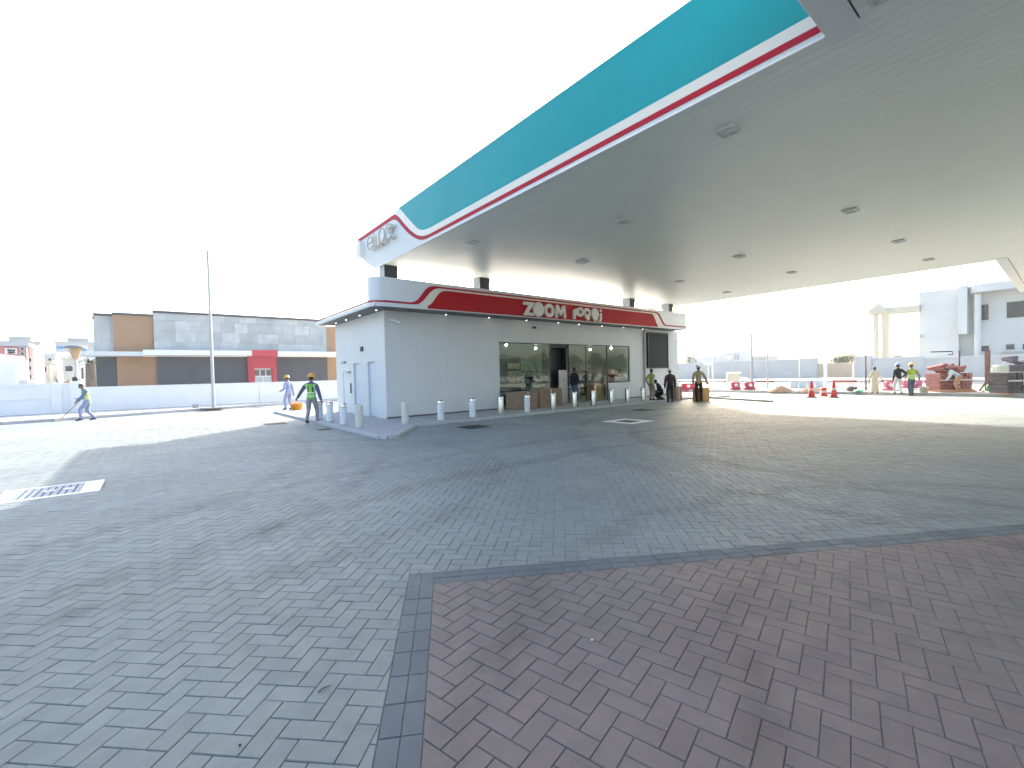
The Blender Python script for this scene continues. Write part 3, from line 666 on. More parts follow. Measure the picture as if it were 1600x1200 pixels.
# sign letters
SMx = lambda x, z, off: Matrix.Translation((sx(x), PY-off, sz(z))) @ Matrix(((1, 0, 0, 0), (0, 0, -1, 0), (0, 1, 0, 0), (0, 0, 0, 1)))
sig = thing('shop_sign', 'cream raised letters ZOOM in Latin and Arabic on the red parapet', 'sign')
LH = .60*K
def put(nm, polys, x, z): return shape2d(nm, polys, 'sign_face', sig, SMx(x, z, .06), .09)
put('letter_z', [[(-.30, -.30), (.30, -.30), (.30, -.17), (-.02, -.17), (.34, .30), (-.30, .30), (-.30, .17), (0, .17)]], 13.02, 4.545)
put('letter_o', [circ(0, 0, .33)], 13.60, 4.555)
put('letter_o', [circ(0, 0, .315), circ(0, 0, .145)[::-1]], 14.26, 4.555)
put('letter_m', [[(-.36, -.30), (-.30, .30), (-.14, .30), (0, .02), (.14, .30), (.30, .30), (.36, -.30), (.20, -.30), (.165, .02), (.05, -.2), (-.05, -.2), (-.165, .02), (-.20, -.30)]], 14.98, 4.555)
ar = lambda pts: pts
put('arabic_meem', [[(-.36, -.30), (-.36, .02)]+circ(-.12, .02, .24, .2, 10, math.pi, math.radians(75))+circ(.16, .07, .24, .24, 24, math.radians(120), math.radians(-150))+[(-.1, -.12), (-.2, -.08), (-.2, -.30)], circ(.16, .07, .11, .11)[::-1]], 16.18, 4.555)
put('arabic_waw', [circ(0, .08, .24, .24, 30, math.radians(-50), math.radians(230))+[(-.14, -.2), (-.05, -.2), (.0, -.3), (.12, -.3), (.2, -.2)], circ(0, .08, .105, .105)[::-1]], 16.82, 4.54)
put('arabic_waw', [circ(0, .06, .28, .28, 30, math.radians(-40), math.radians(225))+[(-.12, -.22), (-.04, -.34), (.08, -.34), (.04, -.22), (.14, -.3)]], 17.4, 4.55)
put('arabic_zay', [[(-.06, .12), (.09, .12), (.09, -.2), (.02, -.33), (-.16, -.33), (-.2, -.26), (-.06, -.2)]], 17.82, 4.55)
put('arabic_dot', [circ(0, 0, .075)], 17.84, 4.80)
# downlights under the eave
dl = None
for x in (9.36, 11.51, 13.64, 15.72, 17.19, 19.0, 20.85, 22.69): 
    m = MB(); m.lathe([(.07, 0), (.07, -.015), (.05, -.02), (0, -.02)], (sx(x), SY-.2, ZW-.013), 12); o_ = m.build('downlight', 'grey_metal', shop); MB().lathe([(.032, -.0205), (.022, -.03), (0, -.032)], (sx(x), SY-.2, ZW-.013), 10).build('bulb', 'lamp_on', o_)
for q in ((518, 504), (537, 499), (558, 492), (583, 483.5)):
    p = onz(q[0], q[1], ZW-.012); m = MB(); m.lathe([(.07, 0), (.07, -.015), (.05, -.02), (0, -.02)], (SX0-.3, p.y, ZW-.013), 12); o_ = m.build('downlight', 'grey_metal', shop); MB().lathe([(.032, -.0205), (.022, -.03), (0, -.032)], (SX0-.3, p.y, ZW-.013), 10).build('bulb', 'lamp_on', o_)
# cameras, pipe, screen
def cctv(x, z, y=SY, dx=.3):
    c = MB().box((x-.04, y-.06, z-.04), (x+.04, y, z+.04), ch=.01).build('camera_mount', 'white_paint', shop)
    MB().tube([(x, y-.05, z), (x+dx*.3, y-.16, z-.02)], .02).build('arm', 'white_paint', c); MB().tube([(x-dx*.1, y-.13, z+.03), (x+dx, y-.26, z-.09)], .055, 10).build('camera_body', 'white_paint', c)
cctv(sx(7.05), sz(3.82)); cctv(sx(26.5), sz(3.55), dx=.3)
MB().box((sx(14.2), SY-.1, sz(3.83)), (sx(14.34), SY, sz(3.92)), ch=.01).build('sensor', 'dark_metal', shop)
MB().tube([(sx(23.0), SY-.07, .1), (sx(23.0), SY-.07, ZW-.02)], .05, 10).build('downpipe', 'grey_metal', shop)
MB().box((sx(22.6), SY-.16, sz(3.80)), (sx(23.06), SY-.1, sz(3.86)), ch=.01).build('pipe_bracket', 'grey_metal', shop)
s_ = MB().box((sx(23.3), SY-.12, sz(1.86)), (sx(25.42), SY-.001, sz(3.98)), ch=.01).build('display_screen', 'screen', shop)
m = MB(); a, b, c0, c1 = sx(23.3), sx(25.42), sz(1.86), sz(3.98)
m.box((a-.03, SY-.14, c0-.03), (b+.03, SY-.121, c0+.02)); m.box((a-.03, SY-.14, c1-.02), (b+.03, SY-.121, c1+.03)); m.box((a-.03, SY-.14, c0+.02), (a+.02, SY-.121, c1-.02)); m.box((b-.02, SY-.14, c0+.02), (b+.03, SY-.121, c1-.02)); m.build('screen_frame', 'frame_dark', s_)
# glazing
def window(x0, x1, z0, z1, mull=(), y=SY+.1):
    f = MB(); t_ = .035
    f.box((x0, y-.03, z0), (x0+t_, y+.03, z1)); f.box((x1-t_, y-.03, z0), (x1, y+.03, z1)); f.box((x0+t_, y-.03, z1-t_), (x1-t_, y+.03, z1)); f.box((x0+t_, y-.03, z0), (x1-t_, y+.03, z0+t_))
    for q in mull: f.box((q-.012, y-.02, z0+t_), (q+.012, y+.02, z1-t_))
    w = f.build('window', 'frame_dark', shop); e = [x0+t_]+list(mull)+[x1-t_]
    for a, b in zip(e, e[1:]): MB().box((a+.012, y-.006, z0+t_+.002), (b-.012, y+.006, z1-t_-.002)).build('pane', 'shop_glass', w)
    return w
w1 = window(WX[0]+.02, WX[1], ZP, ZH-.005)
w2 = window(WX[2], WX[3]-.01, ZP, ZH-.005, [sx(17.99)]); w3 = window(WX[3]+.01, WX[4]-.02, ZS+.005, ZH-.005)
m = MB()
for i in range(26):                                                        # striped tape along the glass foot
    x = WX[0]+.1+i*(WX[1]-WX[0]-.2)/26; m.box((x, SY+.086, sz(.78)), (x+.06, SY+.092, sz(.86)), T=Matrix.Translation((x, 0, sz(.82))) @ Matrix.Shear('XY', 4, (0, 0)) @ Matrix.Translation((-x, 0, -sz(.82))))
m.build('striped_film', 'tape_green', w1)
MB().box((WX[0]-.015, SY-.01, ZS-.03), (WX[0]+.015, SY+.06, ZH)).build('jamb', 'white_paint', shop); MB().box((WX[4]-.015, SY-.012, ZS), (WX[4]+.03, SY+.07, ZH+.02)).build('jamb', 'white_paint', shop)
# doorway
dr = MB().box((WX[1], SY+.12, sz(2.95)), (WX[2], SY+.2, ZH)).build('door_header', 'black', shop)
dp = MB().box((sx(16.0), SY+.14, ZP), (WX[2]-.02, SY+.19, sz(1.84)), ch=.008).build('door_panel', 'grey_metal', shop); MB().box((sx(16.3), SY+.12, 1.3), (sx(16.38), SY+.139, 1.36)).build('handle', 'dark_metal', dp)
m = MB(); m.box((WX[1]-.02, SY+.26, ZP), (WX[1]+.02, SY+.7, ZH)); m.box((WX[2]-.02, SY+.26, ZP), (WX[2]+.02, SY+.7, ZH)); m.box((WX[1]+.02, SY+.6, ZP), (WX[2]-.02, SY+.65, ZH)); m.box((WX[1]+.02, SY+.26, ZH-.05), (WX[2]-.02, SY+.6, ZH)); m.build('doorway_shade_box', 'black', shop)  # black box added to paint the darkness of the interior behind the doorway
# inside
m = MB(); m.box((SX0+.25, SY+.26, ZP-.02), (SX1-.25, SYB-.22, ZP)); m.build('shop_floor', 'int_floor', shop)
MB().box((SX0+.25, SYB-.26, ZP), (SX1-.25, SYB-.22, ZW-.5)).build('inner_wall', 'int_wall', shop)
MB().box((SX0+.25, SY+.27, ZH+.35), (SX1-.25, SYB-.27, ZH+.4)).build('inner_ceiling', 'int_wall', shop)
MB().box((WX[0]+.75, SY+1.4, ZP), (WX[0]+2.5, SY+1.8, sz(2.5)), ch=.02).build('inner_screen', 'int_dark', shop)
for i in range(6):
    for j in range(3):
        x = WX[0]+1.55+i*.14; z = 1.2+j*.38; MB().box((x, SY+1.27, z), (x+.09, SY+1.39, z+.26), ch=.01).build('bottle_display', 'stock', shop)
MB().box((WX[0]+1.0, SY+1.22, 1.05), (WX[0]+2.45, SY+1.39, 1.09)).build('shelf', 'wood_counter', shop)
def shelving(x, y, w, label, rz=0.):
    t = thing('shop_shelves', label, 'shelves', (x, y, ZP), rz, 'shelves inside the shop')
    for a in (-w/2, w/2): MB().box((a-.02, -.2, 0), (a+.02, .2, 1.75)).build('upright', 'int_dark', t)
    MB().box((-w/2+.02, .17, .05), (w/2-.02, .19, 1.75)).build('back', 'int_dark', t); rn = random.Random(int(x*10))
    for k_ in range(4):
        z = .15+k_*.42; MB().box((-w/2+.02, -.2, z), (w/2-.02, .169, z+.03)).build('shelf', 'grey_metal', t); m = MB(); q = -w/2+.08
        while q < w/2-.12: m.box((q, -.15, z+.031), (q+.09, .1, z+rn.uniform(.15, .32)), rn.randrange(4)); q += rn.uniform(.1, .19)
        m.build('goods', ['stock', 'house_red', 'cloth_lilac', 'house_pale'], t)
shelving(SX1-5.2, SYB-.7, 3.2, 'long shelf of goods at the back of the shop on the right'); shelving(SX1-9.2, SYB-.7, 3.0, 'long shelf of goods at the back of the shop beside the entrance'); shelving(sx(21.9), SY+1.6, 1.4, 'low shelf of goods behind the small right window')
sc = thing('scaffold_tower', 'green metal scaffold tower standing inside the shop behind the left window', 'scaffold', (WX[0]+2.95, SY+.85, ZP))
for a in (-.4, .4):
    for b in (-.35, .35): MB().tube([(a, b, 0), (a, b, 2.2)], .028, 8).build('pole', 'green_metal', sc)
for b in (-.35, .35):
    MB().tube([(-.4, b, .3), (.4, b, 1.5)], .018, 6).build('brace', 'green_metal', sc); MB().tube([(.4, b, .3), (-.4, b, 1.5)], .018, 6).build('brace', 'green_metal', sc)
    for z in (.3, 1.0, 1.55, 2.1): MB().tube([(-.4, b, z), (.4, b, z)], .02, 6).build('rail', 'green_metal', sc)
MB().box((-.42, -.36, 1.56), (.42, .36, 1.6)).build('deck', 'stock', sc)
ctr = thing('shop_counter', 'wooden shop counter seen through the glass right of the entrance', 'counter', (sx(19.35), SY+.6, ZP)); MB().box((-.5, -.25, 0), (.38, .35, .9), ch=.01).build('cabinet', 'wood_counter', ctr); MB().box((-.53, -.28, .9), (.41, .38, .94), ch=.008).build('worktop', 'int_wall', ctr); MB().box((-.5, -.262, .1), (-.07, -.251, .85)).build('door', 'wood_counter', ctr); MB().box((-.05, -.262, .1), (.37, -.251, .85)).build('door', 'wood_counter', ctr)
dk = thing('display_table', 'low white display table inside the shop right of the entrance', 'table', (sx(18.2), SY+2.2, ZP)); MB().box((-1.2, -.4, .72), (1.2, .4, .8), ch=.01).build('tabletop', 'house_pale', dk)
for a in (-1.1, 1.1):
    for b in (-.32, .32): MB().box((a-.04, b-.04, 0), (a+.04, b+.04, .72)).build('leg', 'grey_metal', dk)
MB().box((-1.0, -.3, .8), (.3, .3, 1.15), ch=.03).build('goods', 'cloth_navy', dk)
for (px, py), w_ in zip(((791, 539), (837, 544), (955, 544), (922, 546)), ('left end of the left window', 'right end of the left window', 'right window', 'tall glass right of the entrance, added to brighten the room')):  # the fourth lamp is added to brighten the right half of the interior
    p = onY(px, py, SY+1.2); t = thing('pendant_lamp', 'small lit pendant lamp behind the '+w_, 'lamp', p); MB().ball((0, 0, 0), .06, 0, 10).build('bulb', 'lamp_pendant', t); pl_ = bpy.data.lights.new('pendant_light', 'POINT'); pl_.energy = 4 if px < 880 else 5.5; pl_.color = (1, .93, .8); pl_.shadow_soft_size = .08; lo_ = bpy.data.objects.new('pendant_light', pl_); C.objects.link(lo_); lo_.parent = t; lo_.location = (0, 0, -.15); MB().tube([(0, 0, .05), (0, 0, ZH+.34-p.z)], .012, 6).build('cord', 'black', t); MB().lathe([(.03, .11), (.05, .04)], (0, 0, 0), 10).build('lamp_cap', 'frame_dark', t)

# ---- bollards
def bollard(x, y, kind, label):
    t = thing('bollard', label, 'bollard', (x, y, ZP-.004), 0, 'bollards along the shop pavement')
    b = {'steel': 'steel', 'white': 'film_white', 'beige': 'film_beige'}[kind]; r = .122
    MB().lathe([(r, 0), (r, .60), (r-.004, .62)], (0, 0, 0), 20).build('post', b, t)
    cap = 'steel' if kind != 'beige' else 'film_beige'
    MB().lathe([(r+.004, .605), (r+.006, .69), (r-.01, .725), (.06, .745), (0, .75)], (0, 0, 0), 20).build('cap', cap, t); MB().lathe([(r+.03, 0), (r+.03, .012), (r+.002, .014)], (0, 0, 0), 20).build('base_ring', 'grey_metal', t)
    return t
for y, k_, lb in ((14.35, 'beige', 'bollard wrapped in beige film, nearest of the row beside the shop side doors'), (15.85, 'white', 'white wrapped bollard second from the front beside the side doors'), (17.4, 'white', 'white wrapped bollard third from the front beside the side doors'), (18.7, 'white', 'white wrapped bollard behind the hand of the man in the green vest')):
    bollard(5.16, y, k_, lb)
for i, (x, k_, lb) in enumerate(((6.73, 'beige', 'pale wrapped bollard standing at the front corner of the shop'), (8.12, 'white', 'white wrapped bollard in the middle of the blank front wall'), (9.5, 'white', 'white wrapped bollard left of the cardboard boxes'), (10.85, 'steel', 'steel bollard before the left cardboard box'), (12.25, 'white', 'white wrapped bollard before the right cardboard box'), (13.75, 'steel', 'steel bollard before the dark shop entrance'), (15.1, 'steel', 'steel bollard right of the person in the dark jacket'), (16.4, 'steel', 'steel bollard before the shop counter window'), (17.75, 'steel', 'steel bollard before the low wall under the small window'), (19.05, 'steel', 'steel bollard left of the man in the yellow vest'), (20.4, 'steel', 'steel bollard right of the man in the yellow vest'), (22.1, 'steel', 'steel bollard farthest right, beyond the man with the white cap'))):
    bollard(x, 14.3, k_, lb)
# ---- boxes by the door
def carton(x0, x1, y0, y1, z0, h, matn, label, cat='box'):
    t = thing('cardboard_box', label, cat, ((x0+x1)/2, (y0+y1)/2, z0)); a, b = (x1-x0)/2, (y1-y0)/2
    MB().box((-a, -b, 0), (a, b, h), ch=.02).build('body', matn, t); MB().box((-.04, -b-.004, .02), (.04, b+.004, h+.004)).build('tape', 'strap' if matn != 'orange_box' else 'cloth_tan', t); MB().box((-a-.003, -b-.006, h*.86), (-.045, -b+.2, h*.875)).build('flap', matn, t)
    return t
carton(sx(12.28), sx(13.5), 15.35, 16.2, ZP, .78, 'cardboard', 'large plain cardboard box at the left end of the shop window')
carton(sx(13.68), sx(15.1), 15.45, 16.25, ZP, .86, 'cardboard', 'large cardboard box next to the shop entrance')
MB().box((sx(15.2), 15.9, ZP), (sx(15.5), 16.2, ZP+.14), ch=.02).build('tool_case', 'red_panel', label='small red case on the ground left of the shop entrance', cat='case')
p = onz(1104, 627); carton(p.x-.35, p.x+.35, p.y, p.y+.6, 0, .72, 'orange_box', 'orange brown carton right of the man in black trousers')
p = onz(1086, 626); carton(p.x-.4, p.x+.25, p.y+.9, p.y+1.4, 0, .78, 'cardboard', 'brown carton behind the legs of the man in the tan shirt')

# ================================================================== LEFT BACKGROUND
def wallthing(name, label, cat='wall'): return thing(name, label, cat)
YW = 35.6
bw = wallthing('boundary_wall', 'low white boundary wall running behind the forecourt to the shop')
p0, p1 = onY(150, 606, YW), onY(524, 598, YW)
MB().box((onY(125, 600, YW).x, YW, .1), (16, YW+.25, p0.z)).build('wall_body', 'white_paint', bw); MB().box((onY(125, 600, YW).x, YW-.03, p0.z), (16, YW+.28, p0.z+.06), ch=.01).build('coping', 'white_paint', bw)
for x in range(-2, 16, 3): MB().box((x, YW-.012, .1), (x+.03, YW-.001, p0.z)).build('joint_cover', 'white_paint', bw)
gw = wallthing('panelled_wall', 'white panelled gate wall with recessed squares at the far left'); a = onY(122, 598, YW); X1 = a.x; X0 = X1-14
MB().box((X0, YW+.05, .1), (X1, YW+.2, a.z)).build('wall_body', 'white_paint', gw)
for i in range(5):
    x = X1-.9-i*3.; MB().box((x-.22, YW-.03, .1), (x+.22, YW+.05, a.z+.05), ch=.01).build('pilaster', 'white_paint', gw)
    for (z0, z1) in ((.1, .22), (.92, 1.02), (a.z-.14, a.z)): MB().box((x-2.78, YW-.01, z0), (x-.22, YW+.05, z1)).build('rail', 'white_paint', gw)
MB().box((X1-.35, YW-.08, .1), (X1+.1, YW+.3, a.z+.1), ch=.01).build('end_pillar', 'white_paint', gw); MB().lathe([(.1, 0), (.14, .06), (.13, .2), (0, .26)], (X1-.12, YW+.1, a.z+.1), 10).build('pillar_lamp', 'dark_metal', gw)
# grey and brown commercial building
YB = 50.
lb_ = thing('commercial_building', 'flat roofed building of grey concrete and brown panels with a red entrance', 'building')
def bx(px0, px1, z0, z1, y, matn, name, dep=1., top=None):
    x0, x1 = onY(px0, 560, YB).x, onY(px1, 560, YB).x; o = MB().box((x0, y, z0), (x1, y+dep, z1)).build(name, matn, lb_)
    if top: MB().box((x0-.05, y-.1, z1), (x1+.05, y+dep, z1+.2)).build('coping', 'coping', o)
    return o
def conc(px0, px1, z0, z1, y):
    """concrete slabs laid in courses, each its own piece"""
    x0, x1 = onY(px0, 560, YB).x, onY(px1, 560, YB).x
    MB().box((x0, y+.06, z0), (x1, y+1, z1)).build('wall', 'concrete', lb_); MB().box((x0-.05, y-.1, z1), (x1+.05, y+1, z1+.2)).build('coping', 'coping', lb_)
    r = 0; z = z0
    while z < z1-.05:
        h = min(.95, z1-z); x = x0-(r % 2)*.7
        while x < x1-.02:
            w = random.choice((1.1, 1.5, 1.9)); a, b = max(x, x0), min(x+w, x1)
            if b-a > .1: MB().box((a+.008, y+random.uniform(0, .012), z+.008), (b-.008, y+.058, z+h-.008)).build('concrete_slab', random.choice(('concrete', 'concrete', 'concrete_light')), lb_)
            x += w
        z += h; r += 1
bx(147, 149.5, .1, 7.1, YB+.6, 'concrete', 'end_wall', top=1)
conc(149, 178.5, 4.3, 7.35, YB+.4); bx(178.5, 242, 4.3, 7.45, YB+.1, 'brown_panel', 'brown_cladding', top=1); conc(242, 510, 4.3, 7.75, YB-.3); bx(510, 540, 4.3, 7.3, YB, 'brown_panel', 'brown_cladding')
bx(149, 182, .1, 4.0, YB+.4, 'char_panel', 'dark_cladding'); bx(182, 245, .1, 4.0, YB+.2, 'brown_panel', 'brown_cladding'); bx(245, 511, .1, 4.0, YB, 'char_panel', 'dark_cladding'); bx(511, 540, .1, 4.0, YB+.1, 'brown_panel', 'brown_cladding')
x0, x1, x2 = onY(120, 552, YB).x, onY(226, 552, YB).x, onY(540, 552, YB).x
MB().box((x0, YB-1.6, 3.95), (x1, YB+.3, 4.3), ch=.02).build('entrance_canopy', 'house_pale', lb_); MB().box((x1-.1, YB-1.8, 4.0), (x2, YB-.3, 4.46), ch=.02).build('entrance_canopy', 'white_paint', lb_)
for i in range(1, 13): x = onY(245+i*20.5, 560, YB).x; MB().box((x, YB-.015, .1), (x+.03, YB-.001, 3.95)).build('cladding_seam', 'coping', lb_)
r0, r1 = onY(389, 560, YB).x, onY(428, 560, YB).x
pr = MB().box((r0, YB-1.84, 3.95), (r1+.0, YB-1.81, 4.55)).build('entrance_sign', 'portal_red', lb_)
m = MB(); m.box((r0-.2, YB-.6, .1), (r0+.35, YB, 3.99)); m.box((r1-.3, YB-.6, .1), (r1+.1, YB, 3.99)); m.box((r0+.35, YB-.6, 2.85), (r1-.3, YB, 3.99)); m.build('portal', 'portal_red', lb_)
dr = MB().box((r0+.36, YB-.2, .1), (r1-.31, YB-.1, 2.84)).build('entrance_door', 'pole_white', lb_); w = (r1-r0-.67)
for i in range(2): MB().box((r0+.36+i*w/2+.06, YB-.23, .3), (r0+.36+(i+1)*w/2-.06, YB-.201, 2.0)).build('glass', 'glass_pale', dr)
for i in range(3): MB().box((r0+.36+i*w/3+.05, YB-.23, 2.12), (r0+.36+(i+1)*w/3-.05, YB-.201, 2.7)).build('transom', 'window_dark', dr)
# houses far left
def house(px0, px1, pyt, Y, matn, label, roof=None, wins=(), wm='window_dark', side=None):
    a, b = onY(px0, pyt, Y), onY(px1, pyt, Y); t = thing('house', label, 'house', ((a.x+b.x)/2, Y, 0)); hx = (b.x-a.x)/2; D = max(5., hx*1.2)
    MB().box((-hx, 0, 0), (hx, D, a.z)).build('wall', matn, t); MB().box((-hx-.2, -.2, a.z), (hx+.2, D+.2, a.z+.3)).build('roof_edge', roof or matn, t)
    for (u0, v0, u1, v1) in wins:
        p, q = onY(u0, v0, Y), onY(u1, v1, Y); cx = (a.x+b.x)/2
        f = MB().box((p.x-cx-.08, -.06, q.z-.08), (q.x-cx+.08, .0, p.z+.08)).build('window', roof or 'house_pale', t); MB().box((p.x-cx, -.09, q.z), (q.x-cx, -.061, p.z)).build('pane', wm, f)
    return t
h1 = house(-40, 41, 540, 62, 'house_red', 'red brick house with a sign board and grey flat roof', 'house_grey', [(33+dx, y, 37+dx, y+3.4) for y in (543, 551, 560, 569, 578, 587) for dx in (0,)])
p, q = onY(8, 544, 62), onY(27, 553, 62); cx = h1.location.x
sb = MB().box((p.x-cx, -.2, q.z), (q.x-cx, -.05, p.z), ch=.02).build('sign_board', 'pole_white', h1)
for k_, (u0, u1, v) in enumerate(((12, 25, 547.5), (13, 24, 551))):
    a, b = onY(u0, v, 62), onY(u1, v, 62); pts = [(a.x-cx+(b.x-a.x)*i/8, -.22, a.z+.07*math.sin(i*1.9+k_)) for i in range(9)]; MB().tube(pts, .07, 6).build('scribble', 'dark_metal', sb)
MB().box((onY(-40, 540, 62).x-cx, -.12, .1), (onY(8, 540, 62).x-cx, -.01, h1.children[0].dimensions.z-.2)).build('grey_bay', 'house_grey', h1)
house(41.5, 53, 546, 63, 'house_pale', 'narrow white house wall beside the red brick house', wins=[(46, y, 49, y+5) for y in (560, 573, 586)])
house(53, 78, 568, 70, 'house_beige', 'low beige house behind the panelled wall', wins=[(56, 573, 73, 581)])
house(54, 86, 556, 84, 'house_pale', 'white house with round top windows behind the beige house', wins=[(58, 560, 63, 564), (76, 560, 80, 565)])
house(80, 98, 553, 90, 'house_pale', 'white house in front of the blue window block', wins=[(89, 566, 91, 590), (94, 566, 96, 590)])
house(98, 125, 562, 80, 'house_beige', 'pale house behind the street lamp', wins=[(102, 572, 114, 580), (118, 570, 123, 590)])
house(124, 150, 563, 72, 'house_pale', 'pale house beside the palm trunk', wins=[(127, 575, 131, 592)])
house(-30, 62, 534, 150, 'house_grey', 'long grey block far off with blue window at its right end', wins=[(48, 539, 60, 547)], wm='window_blue')
house(14, 48, 527.5, 152, 'house_grey', 'upper storey of the long grey block far off')
house(86, 155, 535, 150, 'house_grey', 'grey block far off with blue windows behind the street lamp', wins=[(88, 540, 99, 546), (125, 541, 136, 552)], wm='window_blue')
house(106, 138, 530, 152, 'house_grey', 'upper storey of the far grey block behind the street lamp')
sh = thing('white_shed', 'white rounded shed top behind the panelled wall at the far left', 'shed', (onY(8, 580, 45).x, 45, 0)); a = onY(25, 570, 45)
MB().box((-4, 0, 0), (a.x-sh.location.x, 4, 2.8)).build('wall', 'white_paint', sh); MB().tube([(-4, 2, 2.4), (a.x-sh.location.x, 2, 2.2)], [2.1, 1.6], 18).build('roof', 'white_paint', sh); MB().box((a.x-sh.location.x, .6, 0), (a.x-sh.location.x+.4, 3, 2.1)).build('end_wall', 'house_pale', sh)
# street lamp
Y = 39.; a = onY(117.5, 545, Y); t = thing('street_lamp', 'grey garden street lamp with a broad disc top beyond the white wall', 'street lamp', (a.x, Y, 0))
b = onY(118, 558, Y).z; c = onY(118, 542, Y).z
MB().tube([(0, 0, 0), (0, 0, b)], [.11, .085], 10).build('pole', 'pole_grey', t); MB().lathe([(.12, b-.15), (.16, b), (.31, c-.1), (.31, c-.08)], (0, 0, 0), 14).build('lantern', 'lamp_amber', t); MB().lathe([(.58, c-.08), (.56, c), (.3, c+.09), (0, c+.1)], (0, 0, 0), 18).build('lamp_hood', 'lamp_hood', t)
# agave and palm trunk, orange cloth
def leafy(name, label, cat, x, y, z, n, L, mt, droop=.3, w=.1):
    t = thing(name, label, cat, (x, y, z)); mb = MB().lathe([(.12, 0), (.08, .25)], (0, 0, 0), 8); mb.build('stem', 'bark', t)
    for i in range(n):
        a = i*2.399; e = .35+.9*((i*7) % 10)/10; pts = []
        for k_ in range(5):
            r = L*k_/4*math.cos(e); pts.append(Vector((r*math.cos(a), r*math.sin(a), .15+L*k_/4*math.sin(e)-droop*(k_/4)**2*L*.5)))
        sd = Vector((-math.sin(a), math.cos(a), 0)); mb = MB(); vs = []
        for k_, p in enumerate(pts): ww = w*(1-k_/4)**.6*(.6 if k_ == 0 else 1); vs += [p-sd*ww, p+sd*ww+Vector((0, 0, .02))]
        mb.add(vs, [(2*k_, 2*k_+1, 2*k_+3, 2*k_+2) for k_ in range(4)]); mb.build('leaf', mt, t)
p = onY(97, 594, 40); leafy('agave_plant', 'spiky agave plant just behind the panelled wall', 'plant', p.x, 40, 1.0, 22, 1.4, 'agave')
Y = 44; a = onY(141, 575, Y); t = thing('palm_tree', 'bare palm trunk with a few short fronds left of the commercial building', 'palm', (a.x, Y, 0)); zt = onY(139, 568, Y).z
tr = MB(); prof = [(.0, 0)]
for k_ in range(14): tr.lathe([(.30-.006*k_, zt*k_/14), (.34-.006*k_, zt*(k_+.85)/14), (.28, zt*(k_+1)/14)], (0, 0, 0), 12)
tr.build('trunk', 'bark', t); cr = MB()
for i in range(16):
    a2 = i*2.4; e = .2+.07*i; vs = []
    for k_ in range(5): r = 1.1*k_/4; vs += [(r*math.cos(a2)-.07*math.sin(a2)*(1-k_/5), r*math.sin(a2)+.07*math.cos(a2)*(1-k_/5), zt+r*math.sin(e)-.7*(k_/4)**2), (r*math.cos(a2)+.07*math.sin(a2)*(1-k_/5), r*math.sin(a2)-.07*math.cos(a2)*(1-k_/5), zt+r*math.sin(e)-.7*(k_/4)**2+.02)]
    cr.add(vs, [(2*k_, 2*k_+1, 2*k_+3, 2*k_+2) for k_ in range(4)])
cr.build('crown', 'leaf', t)
p = onY(111, 597, 37.2); MB().ball((0, 0, 0), (.55, .3, .42), 0, 12).build('orange_cover', 'orange_cloth', loc=(p.x, 37.2, 1.5), label='small orange cover showing above the wall beside the street lamp', cat='cover')
# poles
def pole(name, label, x, y, z0, h, r, matn, cat='pole', base=.3):
    t = thing(name, label, cat, (x, y, z0)); MB().tube([(0, 0, 0), (0, 0, h*.5), (0, 0, h)], [r, r*.85, r*.7], 12).build('shaft', matn, t)
    MB().box((-base, -base, 0), (base, base, .05), ch=.01).build('base_plate', 'grey_metal', t); MB().ball((0, 0, h+.02), r*1.1, 0, 8).build('cap', matn, t); return t
p = onz(334, 637.5, .125); hh = (637.5-396)*depth(p)/FPX; pole('flagpole', 'tall white flagpole on a dark base plate by the white wall', p.x, p.y, .125, hh, .09, 'pole_grey', 'flagpole', .6)
p = onz(406, 633, .125); t = pole('thin_post', 'thin grey post on a flat base before the red entrance', p.x, p.y, .125, 1.3, .03, 'pole_grey', 'post', .3)
p = onz(306, 637, .125); MB().box((-.16, -.12, 0), (.16, .12, .22), ch=.03).build('junction_box', 'grey_metal', loc=p, label='small grey box on the pavement left of the flagpole', cat='box')

# ================================================================== RIGHT BACKGROUND
XW = 73.
fw = thing('compound_wall', 'long pale grey compound wall across the road', 'wall')
def wseg(px0, px1, pyt, name='wall_body', matn='wall_grey', x=XW, dep=.3, cap=True, n=1):
    y0, y1 = onX(px0, pyt, x).y, onX(px1, pyt, x).y; z = onX((px0+px1)/2, pyt, x).z
    a, b = min(y0, y1), max(y0, y1); o = MB().box((x, a, 0), (x+dep, b, z)).build(name, matn, fw)
    if cap: MB().box((x-.08, a-.02, z), (x+dep+.08, b+.02, z+.14)).build('coping', 'house_pale', o)
    return o
wseg(1000, 1248, 566.5); wseg(1249, 1276, 561, 'gate_pillar', x=XW-.3, dep=.9); wseg(1334, 1361, 558, 'gate_pillar', x=XW-.3, dep=.9); wseg(1361.5, 1445, 559.5); wseg(1445.5, 1900, 553.5)
gt = thing('compound_gate', 'tan sliding gate in the compound wall across the road', 'gate', (XW+.15, 0, 0)); a, b = onX(1332, 580, XW).y, onX(1278, 580, XW).y; zt = onX(1305, 567, XW).z
MB().box((-.05, a, .15), (.05, b, zt)).build('leaf_sheet', 'gate_tan', gt)
for i in range(12): MB().box((-.08, a+(b-a)*i/12+.02, .2), (-.052, a+(b-a)*(i+1)/12-.02, zt-.05)).build('gate_board', 'gate_tan', gt)
